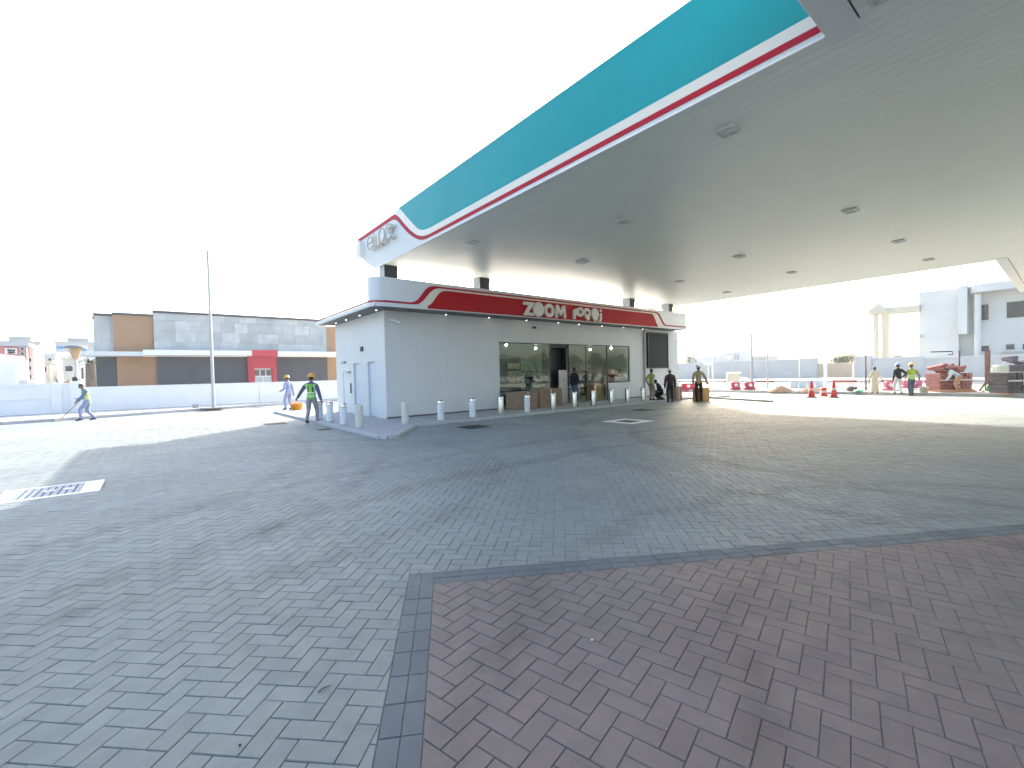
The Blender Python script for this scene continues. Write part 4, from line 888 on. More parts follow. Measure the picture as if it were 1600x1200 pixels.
# villa
XV = 82.
vl = thing('villa', 'large white unfinished villa with a portico and dark windows across the road', 'villa')
def vb(px0, px1, pt, pb, matn='villa_white', x=XV, dep=8., name='wall', ch=0., par=None):
    a, b = onX(px0, (pt+(pb or pt))/2, x).y, onX(px1, (pt+(pb or pt))/2, x).y; z1 = onX((px0+px1)/2, pt, x).z; z0 = onX((px0+px1)/2, pb, x).z if pb else 0
    return MB().box((x, min(a, b), z0), (x+dep, max(a, b), z1), ch=ch).build(name, matn, par or vl)
vb(1439, 1497.5, 453, None, 'villa_white'); vb(1436, 1440, 456, None, 'villa_white', XV+.6, 7)
vb(1497, 1511, 446, 522, 'villa_white', XV-1.2, 9, 'bay'); vb(1498, 1523, 452, None, 'villa_white', XV+1.5, 7)
vb(1523, 1700, 448, None, 'villa_white', XV+1., 8, 'rear_wall')
# curved roof band, rises toward the viewer's right
a = onX(1512, 450, XV-1.5); b = onX(1640, 425, XV-1.5); zt, zb = a.z+.1, onX(1512, 458, XV-1.5).z
m = MB(); P = [(a.y-.1, .9), (a.y-.5, .25), (a.y-1.3, 0), (b.y-9, 0), (b.y-9, 9), (a.y-.1, 9)]
m.prism([(XV-1.5+d, y) for y, d in P][::-1], zb, zt+.25); m.build('roof_band', 'villa_white', vl)
MB().tube([onX(1527.5, 460, XV-.7), Vector((XV-.7, onX(1527.5, 560, XV-.7).y, 0))], .33, 14).build('column', 'villa_white', vl)
for (u0, v0, u1, v1) in ((1532, 476, 1544.5, 500), (1573, 471, 1602, 496), (1532.5, 540.5, 1545, 549), (1572, 538, 1585, 546), (1598, 537, 1612, 546)):
    w = vb(u0, u1, v0, v1, 'window_dark', XV+.9, .09, 'window'); f = vb(u0-.7, u1+.7, v1, v1+1.3, 'villa_white', XV+.75, .24, 'sill', par=w)
vb(1562, 1602, 547.5, 549.5, 'villa_white', XV+.3, .6, 'ledge'); vb(1432, 1438, 523, 527, 'villa_white', XV-1, 1.5, 'spout')
vb(1380, 1437, 478.5, 489, 'villa_cream', XV-.5, 2.2, 'portico_beam', .05)
for px, w in ((1368, .36), (1382, .5)):
    q = onX(px, 488, XV-.2); MB().tube([(XV-.2+(.6 if px > 1370 else 0), q.y, 0), (XV-.2+(.6 if px > 1370 else 0), q.y, q.z)], w, 16).build('portico_column', 'villa_cream', vl)
a, b, c = onX(1354, 487, XV-1), onX(1385, 487, XV-1), onX(1373, 473, XV-1)
m = MB(); m.add([(XV-1, a.y, a.z), (XV-1, b.y, b.z), (XV-1, c.y, c.z), (XV+2, a.y, a.z), (XV+2, b.y, b.z), (XV+2, c.y, c.z)], [(0, 2, 1), (3, 4, 5), (0, 1, 4, 3), (1, 2, 5, 4), (2, 0, 3, 5)]); m.build('portico_roof', 'villa_cream', vl)
vb(1354, 1386, 486.5, 489.5, 'villa_cream', XV-1.1, 3.2, 'portico_cornice')
MB().tube([onX(1454, 550, XW-.2), onX(1488, 549.2, XW-.2), onX(1489, 554, XW-.2), onX(1481, 554.5, XW-.2)], .07, 6).build('wall_pipe', 'dark_metal', label='thin dark pipe lying along the top of the compound wall', cat='pipe')
# trees and far houses to the right
def tree(px, pyt, pyb, wpx, X, label, mt='leaf_far', n=900, cat='tree'):
    c = onX(px, (pyt+pyb)/2, X); d = depth(c); Rw = wpx/2*d/FPX; top = onX(px, pyt, X).z; t = thing('tree', label, cat, (X, c.y, 0)); rnd = random.Random(px)
    lims = MB(); base = max(.8, top*.35); lims.tube([(0, 0, 0), (.1, .05, base), (.2, 0, top*.7)], [.28, .2, .08], 8)
    mb = MB(); cl = []
    for i in range(9):
        a = rnd.uniform(0, 6.28); r = Rw*.62*math.sqrt(rnd.random()); z = top*rnd.uniform(.45, .84); cl.append((r*math.cos(a), r*math.sin(a), z, Rw*rnd.uniform(.3, .48), top*rnd.uniform(.12, .2)))
        lims.tube([(.1, .05, base), (r*math.cos(a), r*math.sin(a), z)], [.12, .03], 6)
    for i in range(n):
        x, y, z, rr, rz = cl[i % 9]; v = Vector((rnd.gauss(0, 1), rnd.gauss(0, 1), rnd.gauss(0, 1))); v.normalize(); v *= rnd.random()**.4
        p = Vector((x+v.x*rr, y+v.y*rr, min(z+v.z*rz, top))); u = Vector((rnd.gauss(0, 1), rnd.gauss(0, 1), rnd.gauss(0, 1))).normalized(); w = u.orthogonal().normalized(); s_ = Rw*rnd.uniform(.035, .075)
        mb.add([p-u*s_, p+w*s_*.6, p+u*s_, p-w*s_*.6], [(0, 1, 2, 3)])
    lims.build('trunk', 'bark', t); mb.build('crown', mt, t)
tree(1318, 549, 568, 44, 90, 'round green tree behind the tan gate', n=1300); tree(1349, 552, 562, 40, 96, 'low bushy tree behind the gate pillar'); tree(1076, 551, 566, 34, 110, 'hazy tree just right of the shop end'); tree(1415, 548, 560, 44, 95, 'green tree seen through the villa portico'); tree(1394, 551, 560, 26, 100, 'small tree under the portico columns')
def fhouse(px0, px1, pyt, X, matn, label, wins=()):
    a, b = onX(px0, pyt, X), onX(px1, pyt, X); t = thing('house', label, 'house', (X, (a.y+b.y)/2, 0)); hy = (a.y-b.y)/2
    MB().box((0, -hy, 0), (8, hy, a.z)).build('wall', matn, t); MB().box((-.2, -hy-.2, a.z), (8, hy+.2, a.z+.4)).build('roof_edge', 'house_pale', t)
    for u0, v0, u1, v1 in wins: p, q = onX(u0, v0, X), onX(u1, v1, X); MB().box((-.08, q.y-t.location.y, q.z), (-.01, p.y-t.location.y, p.z)).build('window', 'house_grey', t)
fhouse(1122, 1146, 553, 130, 'house_beige', 'hazy beige house beyond the compound wall', [(1124, 555, 1142, 557.5), (1124, 560, 1142, 562)]); fhouse(1146, 1156, 551, 125, 'house_pale', 'narrow pale house tower beyond the compound wall', [(1148, 553, 1150, 562), (1152, 553, 1154, 562)]); fhouse(1157, 1200, 559, 140, 'house_beige', 'long low hazy house beyond the compound wall', [(1160, 561.5, 1196, 563)]); fhouse(1075, 1122, 560, 120, 'house_pale', 'pale flat roofed building right of the shop end'); 
# poles on the right
for px, pt_, pb, r, lb, m_ in ((1175, 525, 599, .14, 'grey lamp post beside the red barriers', 'pole_grey'), (1199.5, 540, 607, .07, 'thin grey post left of the sand heap', 'pole_grey'), (1114, 549, 610, .06, 'thin pale post right of the shop end', 'pole_white'), (1290, 470, 604, .11, 'tall pale pole behind the traffic cones', 'pole_white'), (1353, 557, 610, .05, 'thin dark post left of the man in cream clothes', 'rusty')):
    p = onz(px, pb, .1); pole('lamp_post' if r > .1 else 'thin_post', lb, p.x, p.y, .1, (pb-pt_)*depth(p)/FPX, r, m_, 'pole', .2)
p = onz(1107, 609, .1); 
t = thing('floodlight', 'small white floodlight on a bracket right of the shop end', 'floodlight', (p.x, p.y, .1)); z = (609-569)*depth(p)/FPX; MB().tube([(0, 0, 0), (0, 0, z)], .03, 8).build('post', 'pole_white', t); MB().box((-.05, -.35, z-.08), (.1, .35, z+.12), ch=.02).build('lamp_head', 'pole_white', t)
# cones
def cone(px, py, pyt, label):
    p = onz(px, py); hh = (py-pyt)*depth(p)/FPX; t = thing('traffic_cone', label, 'traffic cone', (p.x, p.y, 0), .3, 'traffic cones on the sunlit paving')
    MB().box((-.24, -.24, 0), (.24, .24, .05), ch=.015).build('base', 'dark_metal', t); MB().lathe([(.17, .05), (.115, hh*.42)], (0, 0, 0), 16).build('lower_sleeve', 'cone_red', t); MB().lathe([(.117, hh*.42), (.095, hh*.55)], (0, 0, 0), 16).build('band', 'cone_white', t); MB().lathe([(.095, hh*.55), (.04, hh*.97), (.03, hh), (0, hh)], (0, 0, 0), 16).build('tip', 'cone_red', t)
cone(1268, 621, 594.5, 'left of the two tall red traffic cones'); cone(1303, 621, 593.5, 'right of the two tall red traffic cones')
p = onz(1287, 619); t = thing('small_cone', 'short blunt red marker between the two tall cones', 'marker', (p.x, p.y, 0)); MB().lathe([(.22, 0), (.22, .06), (.18, .07), (.14, .42), (.12, .5), (0, .5)], (0, 0, 0), 14).build('body', 'cone_red', t); MB().lathe([(.166, .2), (.152, .32)], (0, 0, 0), 14).build('band', 'cone_white', t)
# barriers
def barrier(px0, px1, py0, py1, label, mt='barrier_red', z=.1):
    p = onz((px0+px1)/2, py1, z); d = depth(p); L = (px1-px0)*d/FPX; hh = (py1-py0)*d/FPX; t = thing('road_barrier', label, 'barrier', p, -YAW, None)
    MB().box((-L/2, -.22, 0), (L/2, .22, hh*.35), ch=.05).build('base', mt, t); MB().box((-L/2+.03, -.13, hh*.35), (L/2-.03, .13, hh), ch=.05).build('body', mt, t); MB().lathe([(.13, 0), (.13, .04), (0, .04)], (0, 0, 0), 12).build('plug', 'barrier_white', t); t.children[-1].rotation_euler = (math.pi/2, 0, 0); t.children[-1].location = (0, -.13, hh*.6)
    return t
barrier(1142, 1156, 597, 609, 'red plastic road barrier under the white cabinet'); barrier(1163, 1179, 597, 609, 'red plastic road barrier right of the white cabinet'); barrier(1064, 1086, 599, 610, 'red plastic road barrier just right of the shop wall'); barrier(1382, 1396, 596, 610, 'pink plastic barrier between the cream clothed man and the man in black', 'pink_plastic'); barrier(1410, 1440, 594, 606, 'long pinkish barrier behind the man in the yellow vest', 'pink_plastic')
p = onz(1151, 606, .1); d = depth(p); t = thing('white_cabinet', 'white open cabinet frame above the red barrier', 'cabinet', (p.x+.6, p.y+.5, .1), -YAW); a, hh = 11*d/FPX, 25*d/FPX
for s_ in (-1, 1): MB().box((s_*a-.05, -.05, 0), (s_*a+.05, .05, hh)).build('upright', 'barrier_white', t)
MB().box((-a, -.06, hh-.16), (a, .06, hh)).build('top_rail', 'barrier_white', t); MB().box((-a+.1, .06, hh*.3), (a-.1, .12, hh-.1)).build('back_panel', 'house_beige', t); MB().lathe([(.16, 0), (.16, .03), (0, .03)], (0, 0, 0), 12).build('disc', 'barrier_white', t); t.children[-1].rotation_euler = (math.pi/2, 0, 0); t.children[-1].location = (-.1, .05, hh*.62)
p = onz(1261, 606, .1); d = depth(p); t = thing('hoarding', 'pale blue hoarding panels behind the traffic cones', 'hoarding', (p.x, p.y, .1), -YAW); L = 52*d/FPX; hh = 11*d/FPX
for i in range(4): MB().box((-L/2+i*L/4+.02, 0, 0), (-L/2+(i+1)*L/4-.02, .06, hh), ch=.01).build('panel', 'hoarding', t)
mat('sand_orange', (.50, .33, .22), .95, var=.15, scale=2, bump=.6, bscale=8)
def heap(px0, px1, pyt, pyb, label, mt='sand_orange'):
    p = onz((px0+px1)/2, pyb, .1); d = depth(p); R_ = (px1-px0)/2*d/FPX; hh = (pyb-pyt)*d/FPX; rnd = random.Random(px0); mb = MB(); n, k_ = 24, 7; vs = []
    for i in range(k_+1):
        for j in range(n): r = R_*(1-i/k_)*(1+.12*math.sin(j*1.7+i)); vs.append((r*math.cos(6.283*j/n), .6*r*math.sin(6.283*j/n), hh*(1-(1-i/k_)**1.6)*(1+.06*rnd.uniform(-1, 1))))
    mb.add(vs, [(i*n+j, i*n+(j+1) % n, (i+1)*n+(j+1) % n, (i+1)*n+j) for i in range(k_) for j in range(n)], 0, True); o = mb.build('sand_heap', mt, loc=(p.x, p.y, .08), label=label, cat='sand heap'); o.rotation_euler = (0, 0, -YAW)
heap(1201, 1240, 602.5, 612, 'larger heap of sand left of the traffic cones'); heap(1241, 1292, 604.5, 612, 'low heap of sand behind the traffic cones')
m = MB(); rnd = random.Random(3)
for i in range(220):
    x, y = rnd.uniform(32.8, 45), rnd.uniform(-6, 30); s_ = rnd.uniform(.03, .12); m.ball((x, y, .1+s_*.3), (s_, s_*rnd.uniform(.6, 1), s_*.7), 0, 5)
m.build('rubble', 'kerb_concrete', kind='stuff')
# paver stacks
def stack(name, px0, px1, pyb, rows, cols, label, mt, size, heap_=0, strap=True):
    p = onz((px0+px1)/2, pyb, .1); d = depth(p); L = (px1-px0)*d/FPX; t = thing(name, label, 'brick stack', (p.x+.3, p.y+.3, .1), -YAW); w = L/cols; h = size
    MB().box((-L/2, -.5, 0), (L/2, .5, .1)).build('pallet', 'wood', t); me = MB().box((-w/2+.008, -.45, .004), (w/2-.008, .45, h-.004), ch=.015).mesh('brick', mt)
    for r in range(rows):
        for c in range(cols): o = link('brick', me, t, (-L/2+(c+.5)*w+random.uniform(-.01, .01), random.uniform(-.03, .03), .1+r*h))
    if strap:
        for z in (.1+h*rows*.55,): MB().box((-L/2-.01, -.5, z), (L/2+.01, -.485, z+.08)).build('strap', 'strap', t)
        MB().box((-.12, -.52, .1+h*rows*.35), (.12, -.505, .1+h*rows*.95)).build('paper_label', 'cloth_white', t)
    rnd = random.Random(px0)
    for i in range(heap_):
        o = link('brick', me, t, (rnd.uniform(-L*.32, L*.32), rnd.uniform(-.2, .25), .1+rows*h+rnd.uniform(.02, .5)*(1-abs(i-heap_/2)/heap_))); o.rotation_euler = (rnd.uniform(-.3, .3), rnd.uniform(-.9, .9), rnd.uniform(-.4, .4))
    return t
stack('brick_stack', 1466, 1518, 612, 5, 9, 'strapped stack of reddish pavers with loose ones heaped on top', 'brick_red', .19, 16)
stack('brick_stack', 1572, 1625, 617, 5, 7, 'dark grey paver stack at the right picture edge', 'brick_dark', .2, 0)
stack('brick_stack', 1577, 1625, 596, 5, 6, 'tilted dark paver stack behind the dark stack at the right edge', 'brick_dark', .25, 4, False)
# posts, bags, bottles by the stacks
p = onz(1543, 611, .1); t = thing('timber_post', 'rusty upright post with a diagonal brace by the paver stacks', 'post', p, -YAW); d = depth(p); hh = 63*d/FPX; MB().box((-.08, -.08, 0), (.08, .08, hh)).build('upright', 'rusty', t); MB().tube([(-.45, 0, .02), (0, 0, hh*.28)], .05, 6).build('brace', 'rusty', t)
p = onz(1549.5, 609, .1); pole('thin_post', 'thin pale post right of the rusty timber post', p.x, p.y, .1, 32*depth(p)/FPX, .05, 'pole_white', 'post', .12)
p = onz(1563, 600, .1); d = depth(p); t = thing('pale_bag', 'pale greenish bulk bag before the compound wall', 'bulk bag', p, -YAW); a = 9*d/FPX; MB().box((-a, -a*.7, 0), (a, a*.7, 30*d/FPX), ch=.12).build('bag', 'bag_pale', t); MB().tube([(-a*.6, -a*.7, 1.3), (0, -a*.75, 1.6), (a*.6, -a*.7, 1.3)], .03, 6).build('strap', 'strap', t)
p = onz(1546.5, 611.5, .1); t = thing('green_bottle', 'bright green plastic bottle by the rusty post', 'bottle', p); MB().lathe([(.13, 0), (.14, .05), (.14, .3), (.05, .42), (.05, .48), (0, .48)], (0, 0, 0), 14).build('body', 'green_plastic', t); MB().lathe([(.06, .48), (.06, .53), (0, .53)], (0, 0, 0), 10).build('lid', 'cone_white', t)
p = onz(1443, 615, .1); t = thing('bucket', 'cream bucket on the verge right of the man in the yellow vest', 'bucket', p); MB().lathe([(0, .01), (.17, .01), (.2, .36), (.215, .37), (.195, .37), (.165, .03), (0, .03)], (0, 0, 0), 16).build('tub', 'bucket_cream', t); MB().tube([(-.2, 0, .35), (-.1, 0, .5), (.1, 0, .5), (.2, 0, .35)], .012, 6).build('handle', 'grey_metal', t)
p = onz(1341, 614, .1); MB().ball((0, 0, .1), (.3, .2, .1), 0, 12).build('green_sheet', 'green_plastic', loc=p, label='crumpled green plastic sheet left of the man in cream clothes', cat='sheet')
p = onz(1331, 611, .1); MB().ball((0, 0, .12), (.4, .3, .2), 0, 10).build('dark_sack', 'brick_dark', loc=p, label='small dark sack beside the green sheet', cat='sack')
m = MB(); 
for i in range(6): m.box((-1.1, -.1+i*.03, .02*i), (1.1, .0+i*.03, .02*i+.05))
o = m.build('timber_planks', 'wood', loc=onz(1497, 613.3, .1), label='loose timber planks before the reddish paver stack', cat='planks'); o.rotation_euler = (0, 0, -YAW+.15)

# ================================================================== PEOPLE
def ik(a, c, l1, l2, pole):
    a, c = Vector(a), Vector(c); d = c-a; L = min(d.length, (l1+l2)*.995); d = d.normalized(); c = a+d*L
    x = (l1*l1-l2*l2+L*L)/(2*L); h = math.sqrt(max(0, l1*l1-x*x)); pl = Vector(pole); pl = (pl-d*pl.dot(d)); pl = pl.normalized() if pl.length > 1e-6 else d.orthogonal()
    return a+d*x+pl*h, c
def person(label, px, pyf, pyh, face, shirt, trousers, z0=0., hand_l=(-.27, .04, .80), hand_r=(.27, .04, .80), foot_l=(-.11, 0), foot_r=(.11, 0), lean=0., drop=0., vest=None, helmet=None, hair=True, jacket=False, shoes='shoe', heightm=None, robe=False, twist=0., loc=None, headpitch=0., lift=(0., 0.)):
    p = Vector(loc) if loc else onz(px, pyf, z0); hm = heightm or (pyf-pyh)*depth(p)/FPX; sc = hm/1.74
    # face: degrees clockwise from 'away from the camera'
    hd = YAW+math.radians(face); t = thing('person', label, 'person', p, -hd); t.scale = (sc, sc, sc)
    pel = Vector((0, 0, .95-drop)); R_ = Matrix.Rotation(-math.radians(lean), 3, 'X'); TW = Matrix.Rotation(math.radians(twist), 3, 'Z')
    up = lambda x, y, z: pel+R_ @ (TW @ Vector((x, y, z)))
    j = {}; E_ = []; rad = {}
    def J(n, v, r): j[n] = Vector(v); rad[n] = r
    J('pelvis', pel, (.155, .12)); J('waist', up(0, .005, .16), (.135, .10)); J('chest', up(0, .01, .33), (.165, .115)); J('neck0', up(0, -.01, .47), (.085, .075)); J('neck1', up(0, .015, .565), (.052, .052)); J('skull', up(0, .03, .63), (.06, .06))
    E_ += [('pelvis', 'waist'), ('waist', 'chest'), ('chest', 'neck0'), ('neck0', 'neck1'), ('neck1', 'skull')]
    for s_, n, hand, foot, lf in ((-1, 'l', hand_l, foot_l, lift[0]), (1, 'r', hand_r, foot_r, lift[1])):
        sh = up(s_*.185, -.005, .435); J('sh'+n, sh, .066); el, wr = ik(sh, hand, .295, .265, (s_*.35, -1, -.25)); J('el'+n, el, .046); J('wr'+n, wr, .033)
        hd_ = (wr-el).normalized(); J('kn'+n, wr+hd_*.085, (.037, .022))
        E_ += [('neck0', 'sh'+n), ('sh'+n, 'el'+n), ('el'+n, 'wr'+n), ('wr'+n, 'kn'+n)]
        hp = pel+Vector((s_*.092, 0, -.04)); J('hip'+n, hp, .098); an = Vector((foot[0], foot[1], .085+lf)); kn, an = ik(hp, an, .44, .42, (s_*.06, 1, .0)); J('knee'+n, kn, .062); J('ank'+n, an, .043); J('ball'+n, an+Vector((0, .13, -.052-lf*.4)), (.043, .03)); J('toe'+n, an+Vector((0, .19, -.058-lf*.5)), (.032, .022))
        J('heel'+n, an+Vector((0, -.045, -.052)), .033)
        E_ += [('pelvis', 'hip'+n), ('hip'+n, 'knee'+n), ('knee'+n, 'ank'+n), ('ank'+n, 'ball'+n), ('ball'+n, 'toe'+n), ('ank'+n, 'heel'+n)]
    nm = list(j); me = bpy.data.meshes.new('skel'); me.from_pydata([j[n] for n in nm], [(nm.index(a), nm.index(b)) for a, b in E_], [])
    ob = bpy.data.objects.new('skel', me); C.objects.link(ob); sk = ob.modifiers.new('skin', 'SKIN'); sk.use_smooth_shade = True; sk.branch_smoothing = .6
    for i, n in enumerate(nm):
        r = rad[n]; d = me.skin_vertices[0].data[i]; d.radius = r if hasattr(r, '__len__') else (r, r); d.use_root = (n == 'pelvis')
    sb = ob.modifiers.new('sub', 'SUBSURF'); sb.levels = 2; sb.render_levels = 2
    dg = bpy.context.evaluated_depsgraph_get(); bm_ = bpy.data.meshes.new_from_object(ob.evaluated_get(dg)); bpy.data.objects.remove(ob)
    V = np.array([v.co[:] for v in bm_.vertices]); N_ = np.array([v.normal[:] for v in bm_.vertices]); F_ = [list(pl.vertices) for pl in bm_.polygons]
    fc = np.array([V[f].mean(0) for f in F_])
    segs = {'torso': [('pelvis', 'waist'), ('waist', 'chest'), ('chest', 'neck0'), ('neck0', 'shl'), ('neck0', 'shr')], 'neck': [('neck1', 'skull')], 'arm': [('shl', 'ell'), ('shr', 'elr'), ('ell', 'wrl'), ('elr', 'wrr')], 'hand': [('wrl', 'knl'), ('wrr', 'knr')], 'leg': [('hipl', 'kneel'), ('hipr', 'kneer'), ('kneel', 'ankl'), ('kneer', 'ankr')], 'foot': [('ankl', 'balll'), ('ankr', 'ballr'), ('balll', 'toel'), ('ballr', 'toer'), ('ankl', 'heell'), ('ankr', 'heelr')]}
    best = np.full(len(F_), 1e9); lab = np.zeros(len(F_), int); keys = list(segs)
    for ki, k_ in enumerate(keys):
        for a, b in segs[k_]:
            A, B = np.array(j[a]), np.array(j[b]); d = B-A; tt = np.clip(((fc-A)@d)/(d@d), 0, 1); ra = np.mean(rad[a]); rb = np.mean(rad[b]); dd = np.linalg.norm(fc-(A+tt[:, None]*d), axis=1)/(ra+(rb-ra)*tt)
            up_ = dd < best; best[up_] = dd[up_]; lab[up_] = ki
    L_ = np.array([keys[i] for i in lab])
    # body: skin mesh + head + fingers, one mesh
    mb = MB(); mb.add(V.tolist(), F_, 0, True); Q = R_ @ TW
    hc = up(0, .045, .69); HR = Q @ Matrix.Rotation(-math.radians(headpitch), 3, 'X')
    vs0 = len(mb.v); mb.ball((0, 0, 0), (.076, .094, .118), 0, 16)
    for i in range(vs0, len(mb.v)):
        x, y, z = mb.v[i]
        if z < 0: x *= 1+z*1.9; y = y*(1+z*.9) + (-z*.12 if y > 0 else 0)
        mb.v[i] = tuple(HR @ Vector((x, y, z))+hc)
    def hp_(x, y, z): return HR @ Vector((x, y, z))+hc
    mb.ball(hp_(0, .099, -.012), (.013, .019, .022), 0, 8)
    for s_ in (-1, 1): mb.ball(hp_(s_*.077, -.005, -.008), (.011, .022, .032), 0, 8); mb.ball(hp_(s_*.032, .083, .012), .0125, 1, 8)
    mb.ball(hp_(0, .088, -.052), (.022, .009, .006), 2, 8)
    for n, s_ in (('l', -1), ('r', 1)):
        kn = j['kn'+n]; dr_ = (kn-j['wr'+n]).normalized(); side = dr_.cross(Vector((0, 0, 1)) if abs(dr_.z) < .8 else Vector((s_*1., 0, 0))).normalized(); nrm = side.cross(dr_).normalized()
        for k_, (o_, ln) in enumerate(((-.027, .066), (-.009, .076), (.009, .071), (.026, .056))):
            a = kn-dr_*.02+side*o_; mb.tube([a, a+dr_*ln*.5, a+dr_*ln*.8+nrm*.018*s_, a+dr_*ln*.92+nrm*.04*s_], [.011, .0105, .0095, .007], 6, 0)
        a = j['wr'+n]+dr_*.03-side*.03; mb.tube([a, a+dr_*.03-side*.022, a+dr_*.062-side*.028+nrm*.01*s_], [.013, .012, .008], 6, 0)
    body = mb.build('body', ['skin_brown', 'eye', 'house_red'], t)
    def shell(mask, off, name, mats, mfun=None, z=None):
        ids = np.where(mask)[0]
        if not len(ids): return
        used = sorted({v for f in ids for v in F_[f]}); mp = {v: i for i, v in enumerate(used)}; q = MB(); vv = V[used]+N_[used]*off
        q.v = [tuple(x) for x in vv]
        for f in ids: q.f.append([mp[v] for v in F_[f]]); q.m.append(mfun(fc[f]) if mfun else 0); q.sm.append(True)
        return q.build(name, mats, t)
    pz = pel.z; tors = (L_ == 'torso'); lc = np.array([Q.inverted() @ (Vector(c)-pel) for c in fc])
    shell((L_ == 'arm') | (tors & (lc[:, 2] > -.06)), .016 if not jacket else .03, 'jacket' if jacket else 'shirt', shirt)
    shell((L_ == 'leg') | (tors & (lc[:, 2] <= .03)), .014, 'trousers', trousers); shell(L_ == 'foot', .010, 'shoes', shoes)
    if robe:
        q = MB(); rows = []; zs_ = np.linspace(.12, pz+.1, 7)
        for z in zs_: k_ = (pz+.1-z)/(pz); rows.append((.165+.06*k_, z))
        q.lathe(rows, (0, 0, 0), 20, 0, True, 1.0, .85); q.build('robe_skirt', shirt, t)
    if vest:
        def vm(c):
            l = Q.inverted() @ (Vector(c)-pel)
            if .02 < l.z < .07 or .13 < l.z < .18: return 1
            if vest == 'hivis': return 0
            if l.z >= .18 and .085 < abs(l.x) < .125: return 1
            if l.z >= .2 and .06 < abs(l.x) < .085: return 2
            return 0
        shell(tors & (lc[:, 2] > -.06) & (lc[:, 2] < .46) & (np.abs(lc[:, 0]) < .2), .032, 'hi_vis_vest', [vest, 'reflective', 'vest_dark'], vm)
    if helmet:
        q = MB(); q.lathe([(.135, .02), (.128, .03), (.118, .075), (.092, .125), (.05, .152), (0, .16)], (0, 0, 0), 18, 0, True, .95, 1.1)
        q.lathe([(.10, .018), (.136, .016), (.138, .028)], (0, 0, 0), 18, 0, True, .95, 1.1); q.box((-.07, .10, .014), (.07, .185, .026), ch=.006); q.box((-.012, -.12, .13), (.012, .10, .165), ch=.006)
        q.v = [tuple(HR @ Vector((x, y, z+.02))+hc) for x, y, z in q.v]; q.build('hard_hat', helmet, t)
        q = MB(); q.ball((0, -.012, .0), (.080, .093, .075), 0, 14); q.v = [tuple(HR @ Vector((x, y if y < .03 else .03, z))+hc) for x, y, z in q.v]; q.build('hair', 'hair', t)
    elif hair:
        q = MB(); q.ball((0, -.014, .022), (.084, .10, .105), 0, 16); q.v = [tuple(HR @ Vector((x, min(y, .055+.4*max(0, z-.03)), z if y < 0 or z > .05 else .05))+hc) for x, y, z in q.v]; q.build('hair', 'hair', t)
    return t
w1_ = person('worker in blue overalls and yellow vest sweeping by the panelled wall', 139, 656.5, 597, -125, 'cloth_blue', 'cloth_lilac', hand_l=(-.10, .42, .80), hand_r=(-.02, .30, 1.0), foot_l=(-.1, .24), foot_r=(.1, -.2), lean=14, drop=.06, vest='hivis', twist=25, headpitch=15)
p = onz(139, 656.5); fx = Vector((-_r[0], -_r[1], 0)); t = thing('broom', 'long broom held by the worker in blue overalls', 'broom'); a = p+fx*.26*1.0+Vector((0, 0, 1.05)); b = p+fx*1.35+Vector((0, 0, .05)); MB().tube([a, b], .018, 8).build('handle', 'wood', t); MB().box((-.22, -.05, 0), (.22, .05, .1), ch=.01, T=Matrix.Translation(b-Vector((0, 0, .05))) @ Matrix.Rotation(-YAW+1.2, 4, 'Z')).build('head', 'strap', t)
person('worker in lilac overalls and yellow hard hat walking left by the white wall', 452, 640, 588, -75, 'cloth_lilac', 'cloth_lilac', hand_l=(-.2, .28, 1.0), hand_r=(.2, -.12, .82), foot_l=(-.1, .12), foot_r=(.1, -.1), lean=3, helmet='helmet_yellow')
p = onz(464, 643); t = thing('orange_tub', 'orange plastic tub on the paving behind the lilac worker', 'tub', p); MB().lathe([(0, .02), (.24, .02), (.3, .4), (.33, .41), (.32, .43), (.285, .41), (.23, .04), (0, .04)], (0, 0, 0), 18).build('tub', 'plastic_orange', t); MB().tube([(-.3, 0, .4), (-.2, .05, .52), (-.02, .1, .56)], .02, 6).build('handle', 'plastic_orange', t)
person('man in bright green reflective vest, grey trousers and yellow hard hat seen from behind', 488, 661.5, 586.5, -8, 'cloth_slate', 'cloth_grey', hand_l=(-.52, .12, .93), hand_r=(.33, .02, .82), foot_l=(-.15, -.14), foot_r=(.15, .12), vest='hivis_green', helmet='helmet_yellow', lift=(.03, 0))
person('person in dark jacket and jeans standing at the shop entrance', 898, 634.5, 574.5, 55, 'cloth_navy', 'jeans', z0=ZP, hand_l=(-.1, .32, 1.12), hand_r=(.12, .30, 1.1), jacket=True, foot_l=(-.09, .05), foot_r=(.09, -.03))
person('man in yellow vest and khaki trousers facing the shop wall near the screen', 1018, 625.5, 577, 50, 'cloth_khaki', 'cloth_khaki', z0=ZP, hand_l=(-.08, -.2, .93), hand_r=(.08, -.2, .93), vest='hivis', foot_l=(-.1, .03))
person('man in dark maroon jacket with a white cap seen from behind', 1047.5, 629, 577.5, 5, 'cloth_maroon', 'cloth_black', hand_l=(-.27, .05, .8), hand_r=(.27, .05, .8), helmet='helmet_white', jacket=True)
person('man in tan shirt and black trousers with a grey cap beside the orange carton', 1092, 628, 571.5, 15, 'cloth_tan', 'cloth_black', hand_l=(-.22, .15, .95), hand_r=(.42, .02, .85), foot_l=(-.08, .02), foot_r=(.15, .2), helmet='helmet_white', lean=-4)
person('worker in navy crouching at the shop wall behind the maroon jacket', 1035, 625, 603, -60, 'cloth_navy', 'cloth_navy', z0=ZP, hand_l=(-.15, .42, .5), hand_r=(.15, .4, .5), foot_l=(-.14, .12), foot_r=(.14, -.05), drop=.52, lean=28, heightm=1.7)
person('man in a long cream tunic on the sand verge', 1367, 615, 573.5, 20, 'cloth_cream', 'cloth_cream', z0=.1, hand_l=(-.28, .1, .82), hand_r=(.42, .08, .86), robe=True, foot_l=(-.12, .05), foot_r=(.15, -.05))
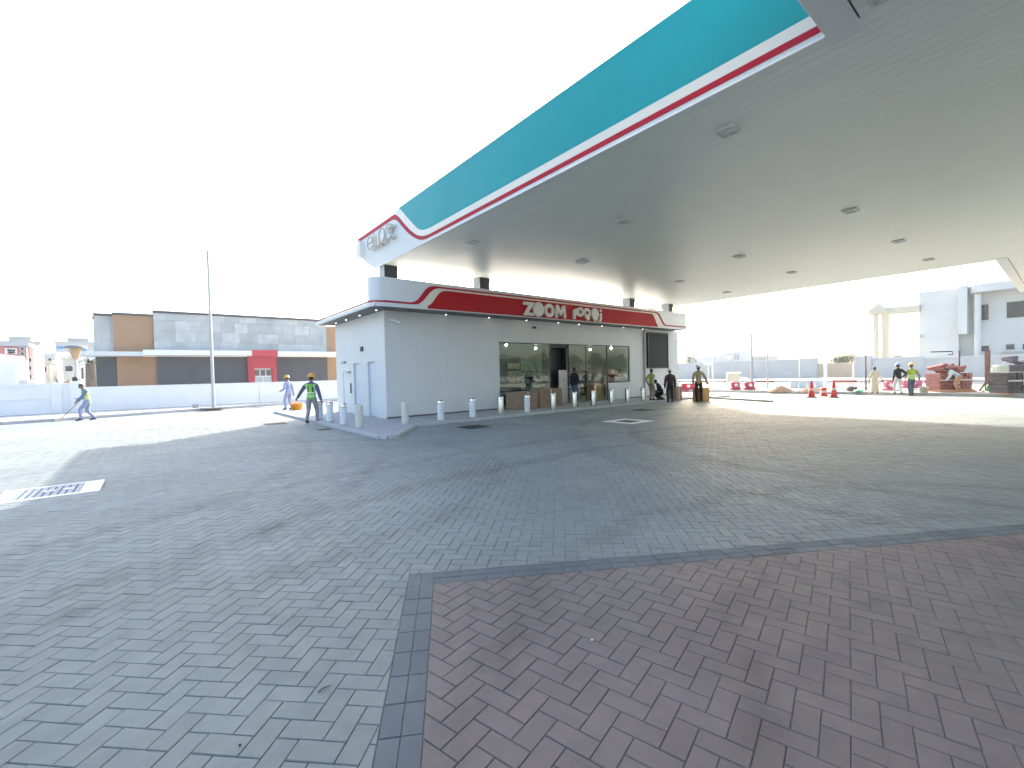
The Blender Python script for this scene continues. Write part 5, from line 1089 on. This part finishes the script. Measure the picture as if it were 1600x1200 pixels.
person('man in black shirt and white trousers with blue hard hat, hand on hip', 1404, 616, 569, 5, 'cloth_black', 'cloth_white', z0=.1, hand_l=(-.25, .06, .84), hand_r=(.24, .0, 1.0), foot_l=(-.2, 0), foot_r=(.18, 0), helmet='helmet_blue')
person('man in pale yellow vest and dark trousers with an orange hard hat', 1424.5, 618.5, 569, 25, 'cloth_khaki', 'cloth_slate', z0=0., hand_l=(-.2, .2, 1.0), hand_r=(.36, .1, .9), vest='hivis', helmet='helmet_yellow', foot_l=(-.06, 0), foot_r=(.06, .08))
person('worker in pale shirt and tan trousers bending over the reddish pavers', 1500, 612.5, 566, -60, 'hoarding', 'cloth_orange', z0=.1, hand_l=(-.18, .62, .62), hand_r=(.18, .6, .66), foot_l=(-.14, .1), foot_r=(.14, -.12), lean=55, drop=.08, heightm=1.75)
p = onz(1506, 612, .1); d = depth(p); pole('thin_post', 'dark slanted stake beside the bending worker', p.x+.2, p.y+.2, .1, 62*d/FPX, .05, 'rusty', 'stake', .1)
p = onz(497, 1083); MB().tube([(0, 0, .006), (.03, .012, .009), (.075, .01, .006)], [.004, .004, .002], 5).build('twig', 'bark', loc=p, label='short dark twig lying on the grey pavers in front', cat='twig')
p = onz(925, 1001); MB().ball((0, 0, .005), (.012, .008, .006), 0, 8).build('chip', 'cone_white', loc=p, label='tiny white chip lying on the red pavers', cat='chip')
p = onz(375, 1166); MB().ball((0, 0, .006), (.006, .008, .005), 0, 8).build('pebble', 'iron', loc=p, label='small dark pebble on the grey pavers near the bottom edge', cat='pebble')
# belt of trees behind the viewer: the shop glass mirrors it
mb = MB(); rnd = random.Random(5)
for i in range(34):
    x, y, z, R1 = -10+i*4.2+rnd.uniform(-1, 1), -62+rnd.uniform(-4, 4), rnd.uniform(3, 5.5), rnd.uniform(2.2, 3.4)
    mb.tube([(x, y, 0), (x, y, z)], [.3, .12], 6, 1)
    for k_ in range(150):
        v = Vector((rnd.gauss(0, 1), rnd.gauss(0, 1), rnd.gauss(0, .8))).normalized()*R1*rnd.random()**.4; p = Vector((x, y, z))+v; u = Vector((rnd.gauss(0, 1), rnd.gauss(0, 1), rnd.gauss(0, 1))).normalized(); w = u.orthogonal().normalized(); q = .5
        mb.add([p-u*q, p+w*q*.6, p+u*q, p-w*q*.6], [(0, 1, 2, 3)])
mb.build('tree_belt', ['leaf', 'bark'], kind='stuff')
# haze: one closed box of thin air round everything
HAZE = .0007
if HAZE:
    hm = bpy.data.materials.new('haze'); hm.use_nodes = True; ht = hm.node_tree; ht.nodes.remove(ht.nodes['Principled BSDF']); pv = ht.nodes.new('ShaderNodeVolumePrincipled'); pv.inputs['Color'].default_value = (.95, .97, 1, 1); pv.inputs['Density'].default_value = HAZE; pv.inputs['Anisotropy'].default_value = .2
    ht.links.new(pv.outputs[0], ht.nodes['Material Output'].inputs['Volume']); M['haze'] = hm
    MB().box((-245, -205, -1.1), (465, 465, 20)).build('haze', 'haze', kind='stuff')
S.render.engine = 'CYCLES'
